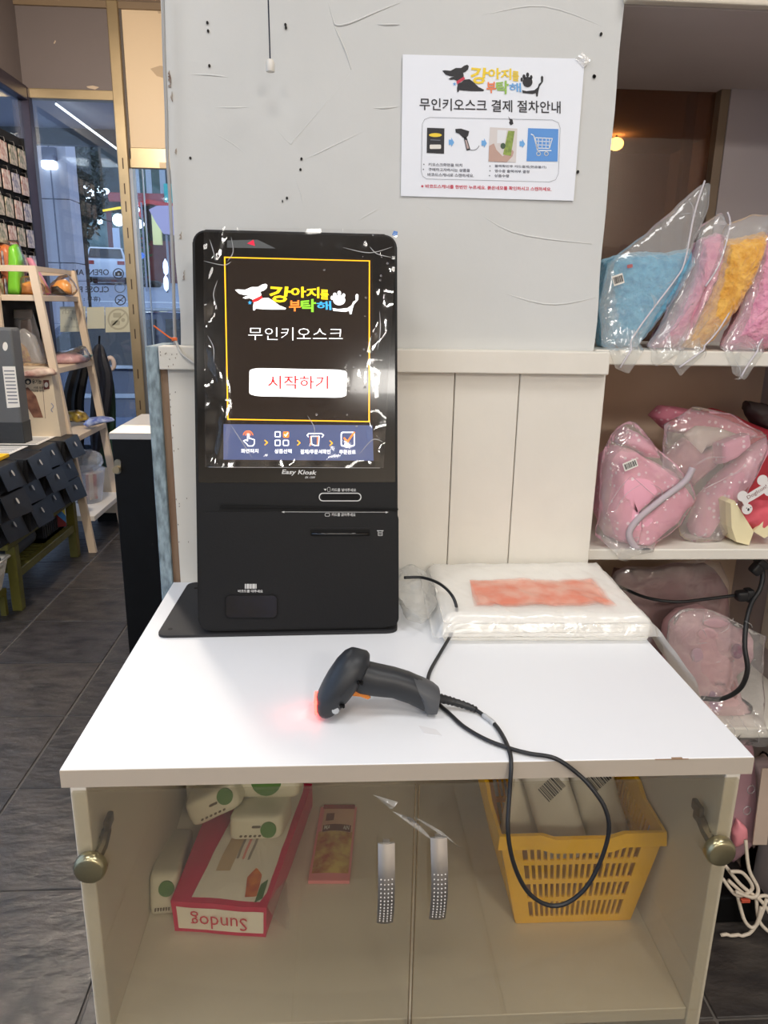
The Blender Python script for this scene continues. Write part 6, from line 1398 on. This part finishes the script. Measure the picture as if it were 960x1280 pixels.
for i, (lab, a, b, y0, y1) in enumerate((('white printed label sheet on the black boxes, nearest the yellow booklet', -1.40, -1.22, 2.72, 2.94), ('white printed label sheet on the black boxes, at the far end', -1.38, -1.19, 2.98, 3.26))):
    t = thing('label_sheet', lab, 'sheet', (a, y0, Zb)); bm = B(); bx(bm, (a, y0, Zb), (b, y1, Zb + .002)); s_ = obj('sheet', bm, paper, t)
    bm = B()
    for k in range(7): prism(bm, [(a + .02, y0 + .02 + k * .028), (b - .02, y0 + .02 + k * .028), (b - .02, y0 + .030 + k * .028), (a + .02, y0 + .030 + k * .028)], WORLD, Zb + .002, Zb + .0024)
    obj('lettering', bm, ink2, s_)
# grey box and dog food bag on top
p0 = at(30, 525, 'y', 3.0); gx = p0.x - .01
t = thing('grey_box', 'tall grey box with a white label standing on the black boxes', 'box', (gx - .1, 3.0, Zb))
zt = at(18, 410, 'y', 3.0).z
bm = B(); bx(bm, (gx - .21, 3.0, Zb + .0005), (gx, 3.10, zt), .012); gb = obj('box_body', bm, mat('box_grey', (92, 94, 96), .6), t)
f = F((0, 2.9995, 0), (1, 0, 0), (0, 0, 1))
bm = B(); prism(bm, pxpoly(f, [(9, 510), (25, 509), (19, 458), (3, 458)]), f, .0, .0008); lb = obj('white_label', bm, paper, gb)
bm = B()
for k in range(10): prism(bm, pxpoly(f, [(5 + k * .6, 463 + k * 4.4), (18 + k * .5, 463 + k * 4.4), (18 + k * .5, 464.4 + k * 4.4), (5 + k * .6, 464.4 + k * 4.4)]), f, .0008, .0012)
obj('lettering', bm, ink2, lb)
bm = B(); prism(bm, pxpoly(f, oval(6.5, 433, 3.2, 5.5, 16)), f, 0, .0008); obj('round_logo', bm, paper, gb)
bm = B(); bx(bm, (gx - .211, 2.999, Zb), (gx + .001, 3.101, Zb + .11), .004); obj('dark_base', bm, mat('box_dark', (44, 46, 48), .6), gb)
yb = 3.22; f = F((0, yb, 0), (1, 0, 0), (0, 0, 1))
bl, br, tr_, tl_ = [f.px(*q) for q in ((30, 524), (74, 523), (64, 466), (20, 470))]
t = thing('pet_food_bag', 'beige pet food bag with a brown shape printed on it', 'bag', ((bl[0] + br[0]) / 2, yb, Zb))
bl = (bl[0], Zb + .001); br = (br[0], Zb + .001)
bm = B(); loft(bm, [[f(*p_, w_) for p_ in (bl, br, tr_, tl_)] for w_ in (-.09, 0)]); fb = obj('bag_body', bm, mat('bag_beige', (222, 206, 180), .5), t)
bm = B(); prism(bm, pxpoly(f, [(25, 486), (35, 484), (45, 495), (54, 522), (42, 522), (32, 505)]), f, .0002, .001); obj('brown_picture', bm, mat('print_brown', (150, 106, 84), .6, rgb2=(96, 60, 50), vscale=20), fb)
bm = B(); prism(bm, pxpoly(f, [(54, 475), (61, 475), (62, 486), (55, 487)]), f, .0002, .001); obj('brown_badge', bm, mat('badge_brown', (112, 56, 48), .6), fb)
bm = B(); prism(bm, pxpoly(f, oval(58, 481, 2.4, 3.4, 12)), f, .001, .0016); obj('badge_mark', bm, paper, fb)
bm = B(); ring_frame(bm, pxpoly(f, oval(35, 477, 4.2, 3.8, 16)), pxpoly(f, oval(35, 477.6, 2, 2, 16)), f, .0003, .001); obj('round_print', bm, ink, fb)
lettering('유기농', (40, 474, 52, 480), ink, fb, f, .0008, .03); lettering('사료 담은', (42, 483, 55, 486), ink, fb, f, .0008, .02); lettering('건강한 한끼', (39, 487, 55, 490), ink, fb, f, .0008, .02)
bm = B(); prism(bm, pxpoly(f, [(52.5, 476), (53, 476), (57, 523), (56.5, 523)]), f, .0002, .0008); obj('fold_line', bm, mat('fold_brown', (120, 96, 80), .6), fb)
bm = B(); tube(bm, spline([f(*f.px(*q), .0012) for q in ((64, 504), (67, 508), (64, 512), (66, 515))], 4), .0015, 5); obj('blue_mark', bm, mat('mark_blue', (110, 130, 180), .5), fb)
bm = B(); puff(bm, pxpoly(f, [(23, 471), (30, 464), (50, 460), (66, 461), (71, 468), (50, 472)]), F((0, yb - .0, 0), (1, 0, 0), (0, 0, 1)), .045, 30, 5, .006, 40, .5, 2); obj('crimped_top', bm, mat('bag_red_top', (150, 64, 60), .5, rgb2=(222, 206, 190), vscale=12), fb, smooth=True)

# sample cards on a rack along the left glass
rk = thing('card_rack', 'dark wire rack of hanging cards along the left glass', 'rack', (-1.47, 3.55, 0))
bm = B()
for y in (3.22, 3.95): bx(bm, (-1.492, y - .008, 0), (-1.476, y + .008, 2.25))
for z in (2.2, 2.06, 1.92, 1.78, 1.64, 1.5): bx(bm, (-1.488, 3.22, z - .002), (-1.482, 3.95, z + .002))
bx(bm, (-1.4955, 3.22, .9), (-1.4925, 3.95, 2.25))
obj('wire_frame', bm, mat('rack_black', (18, 18, 20), .9), rk)
cc3 = [mat('card_%d' % i, c_, .5, rgb2=c2, vscale=45, detail=1) for i, (c_, c2) in enumerate((((226, 214, 204), (186, 140, 128)), ((216, 208, 206), (128, 124, 150)), ((214, 196, 178), (124, 128, 104))))]
bm = B(); bx(bm, (0, -.046, -.116), (.005, .046, -.018), .001, seg=1); cme = D.meshes.new('card'); bm.to_mesh(cme); bm.free(); 
cmes = []
for i in range(3): m_ = cme.copy(); m_.materials.append(cc3[i]); cmes.append(m_)
bm = B(); tube(bm, [Vector((-.008, 0, .004)), Vector((.012, 0, .0)), Vector((.014, 0, -.02))], .0015, 5); hme = D.meshes.new('hook'); bm.to_mesh(hme); bm.free(); hme.materials.append(steel)
for z in (2.2, 2.06, 1.92, 1.78, 1.64, 1.5):
    for j in range(6):
        o = thing('sample_card', 'small printed card hanging on the dark rack by the left glass', 'card', (-1.474, 3.29 + j * .12, z), 'cards hanging on the rack')
        c_ = D.objects.new('card_face', cmes[rb.randrange(3)]); COL.objects.link(c_); c_.parent = o; c_.rotation_euler = (rb.uniform(-.04, .04), 0, 0)
        h_ = D.objects.new('hook', hme); COL.objects.link(h_); h_.parent = o

# umbrellas hung by the window
def umbrella(lab, px, y, m_, hm=None, hook=None):
    f = OF(y); P = [f(*f.px(*q)) for q in px]; t = thing('umbrella', lab, 'umbrella', P[-1], 'closed umbrellas by the shop window')
    bm = B(); sp = spline(P, 5); n = len(sp); rr = lambda s: .008 + .055 * math.sin(math.pi * min(1, s * 1.05)) ** .7
    up = Vector((0, 0, 1)); rings = []
    for i, p in enumerate(sp):
        r_ = rr(i / (n - 1)); d = (sp[min(n - 1, i + 1)] - sp[max(0, i - 1)]).normalized(); sx = d.cross(Vector((0, 1, 0))).normalized(); sy = d.cross(sx)
        rings.append([p + (sx * math.cos(a) + sy * math.sin(a)) * r_ * (1 if k % 2 else .72) for k, a in enumerate([2 * math.pi * q / 16 for q in range(16)])])
    loft(bm, rings); obj('canopy', bm, m_, t, smooth=50)
    bm = B(); tube(bm, [sp[0] + (sp[0] - sp[1]).normalized() * .05, sp[0]], .006, 6); obj('ferrule', bm, kslot, t)
    if hook:
        bm = B(); tube(bm, spline([f(*f.px(*q)) for q in hook], 5), .014, 8); obj('hook_handle', bm, hm, t, smooth=True)
    return t
umbrella('navy umbrella with a piped edge hung by the ladder shelf', [(124, 430), (124, 450), (128, 480), (122, 540), (119, 572)], 4.02, mat('umb_navy', (26, 28, 40), .6), None)
umbrella('dark green umbrella with a white hook handle', [(134, 462), (133, 490), (132, 540), (133, 600), (132, 636)], 4.13, mat('umb_green', (22, 58, 44), .6), mat('hook_white', (222, 204, 196), .4), [(134, 466), (131, 460), (133, 452), (138, 447), (142, 452), (142, 459), (137, 463)])
umbrella('black umbrella behind the ladder shelf', [(104, 432), (100, 460), (92, 500), (96, 540), (98, 620)], 4.1, mat('umb_black', (16, 17, 20), .6), None)
bm = B()
# wet-umbrella bag machine
t = thing('umbrella_machine', 'black floor standing umbrella wrapping machine with a steel top beside the pillar', 'machine', (-.38, 2.15, 0))
mb = mat('machine_black', (14, 14, 15), .5, spec=.25, var=.1, vscale=3)
bm = B(); bx(bm, (-.528, 2.0, .0), (-.36, 2.36, .888), .004); obj('machine_body', bm, mb, t)
bm = B(); bx(bm, (-.36, 2.012, .0), (-.2, 2.36, .888), .003); obj('machine_side', bm, mb, t)
bm = B(); loft(bm, [[Vector(p) for p in r] for r in ([(-.533, 1.994, .889), (-.195, 1.994, .889), (-.195, 2.37, .889), (-.533, 2.37, .889)], [(-.533, 1.994, .912), (-.195, 1.994, .912), (-.195, 2.37, .912), (-.533, 2.37, .912)], [(-.50, 2.04, .934), (-.40, 2.04, .934), (-.40, 2.33, .934), (-.50, 2.33, .934)])])
obj('steel_top', bm, mat('steel_top', (222, 214, 204), .3, .45), t)
f = F((0, 1.9995, 0), (1, 0, 0), (0, 0, 1))
bm = B(); prism(bm, pxpoly(f, rrect(143, 574, 151.5, 592, 3.5, 4)), f, 0, .006); lk = obj('lock_plate', bm, mat('lock_nickel', (170, 160, 140), .3, .8), t, smooth=35)
u, v = f.px(147, 586); bm = B(); lathe(bm, [(.001, 0), (.013, 0), (.013, .018), (.001, .018)], F(f(u, v, .006), f.x, f.y, f.z), 14); obj('lock_key', bm, brass, lk, smooth=40)
bm = B(); bx(bm, (-.3615, 1.999, .28), (-.357, 2.0115, .885)); obj('edge_rail', bm, mat('rail_dark', (70, 72, 74), .35, .5), t)
SC.cycles.use_denoising = True
SC.cycles.transparent_max_bounces = 24
SC.cycles.max_bounces = 10
SC.cycles.diffuse_bounces = 5
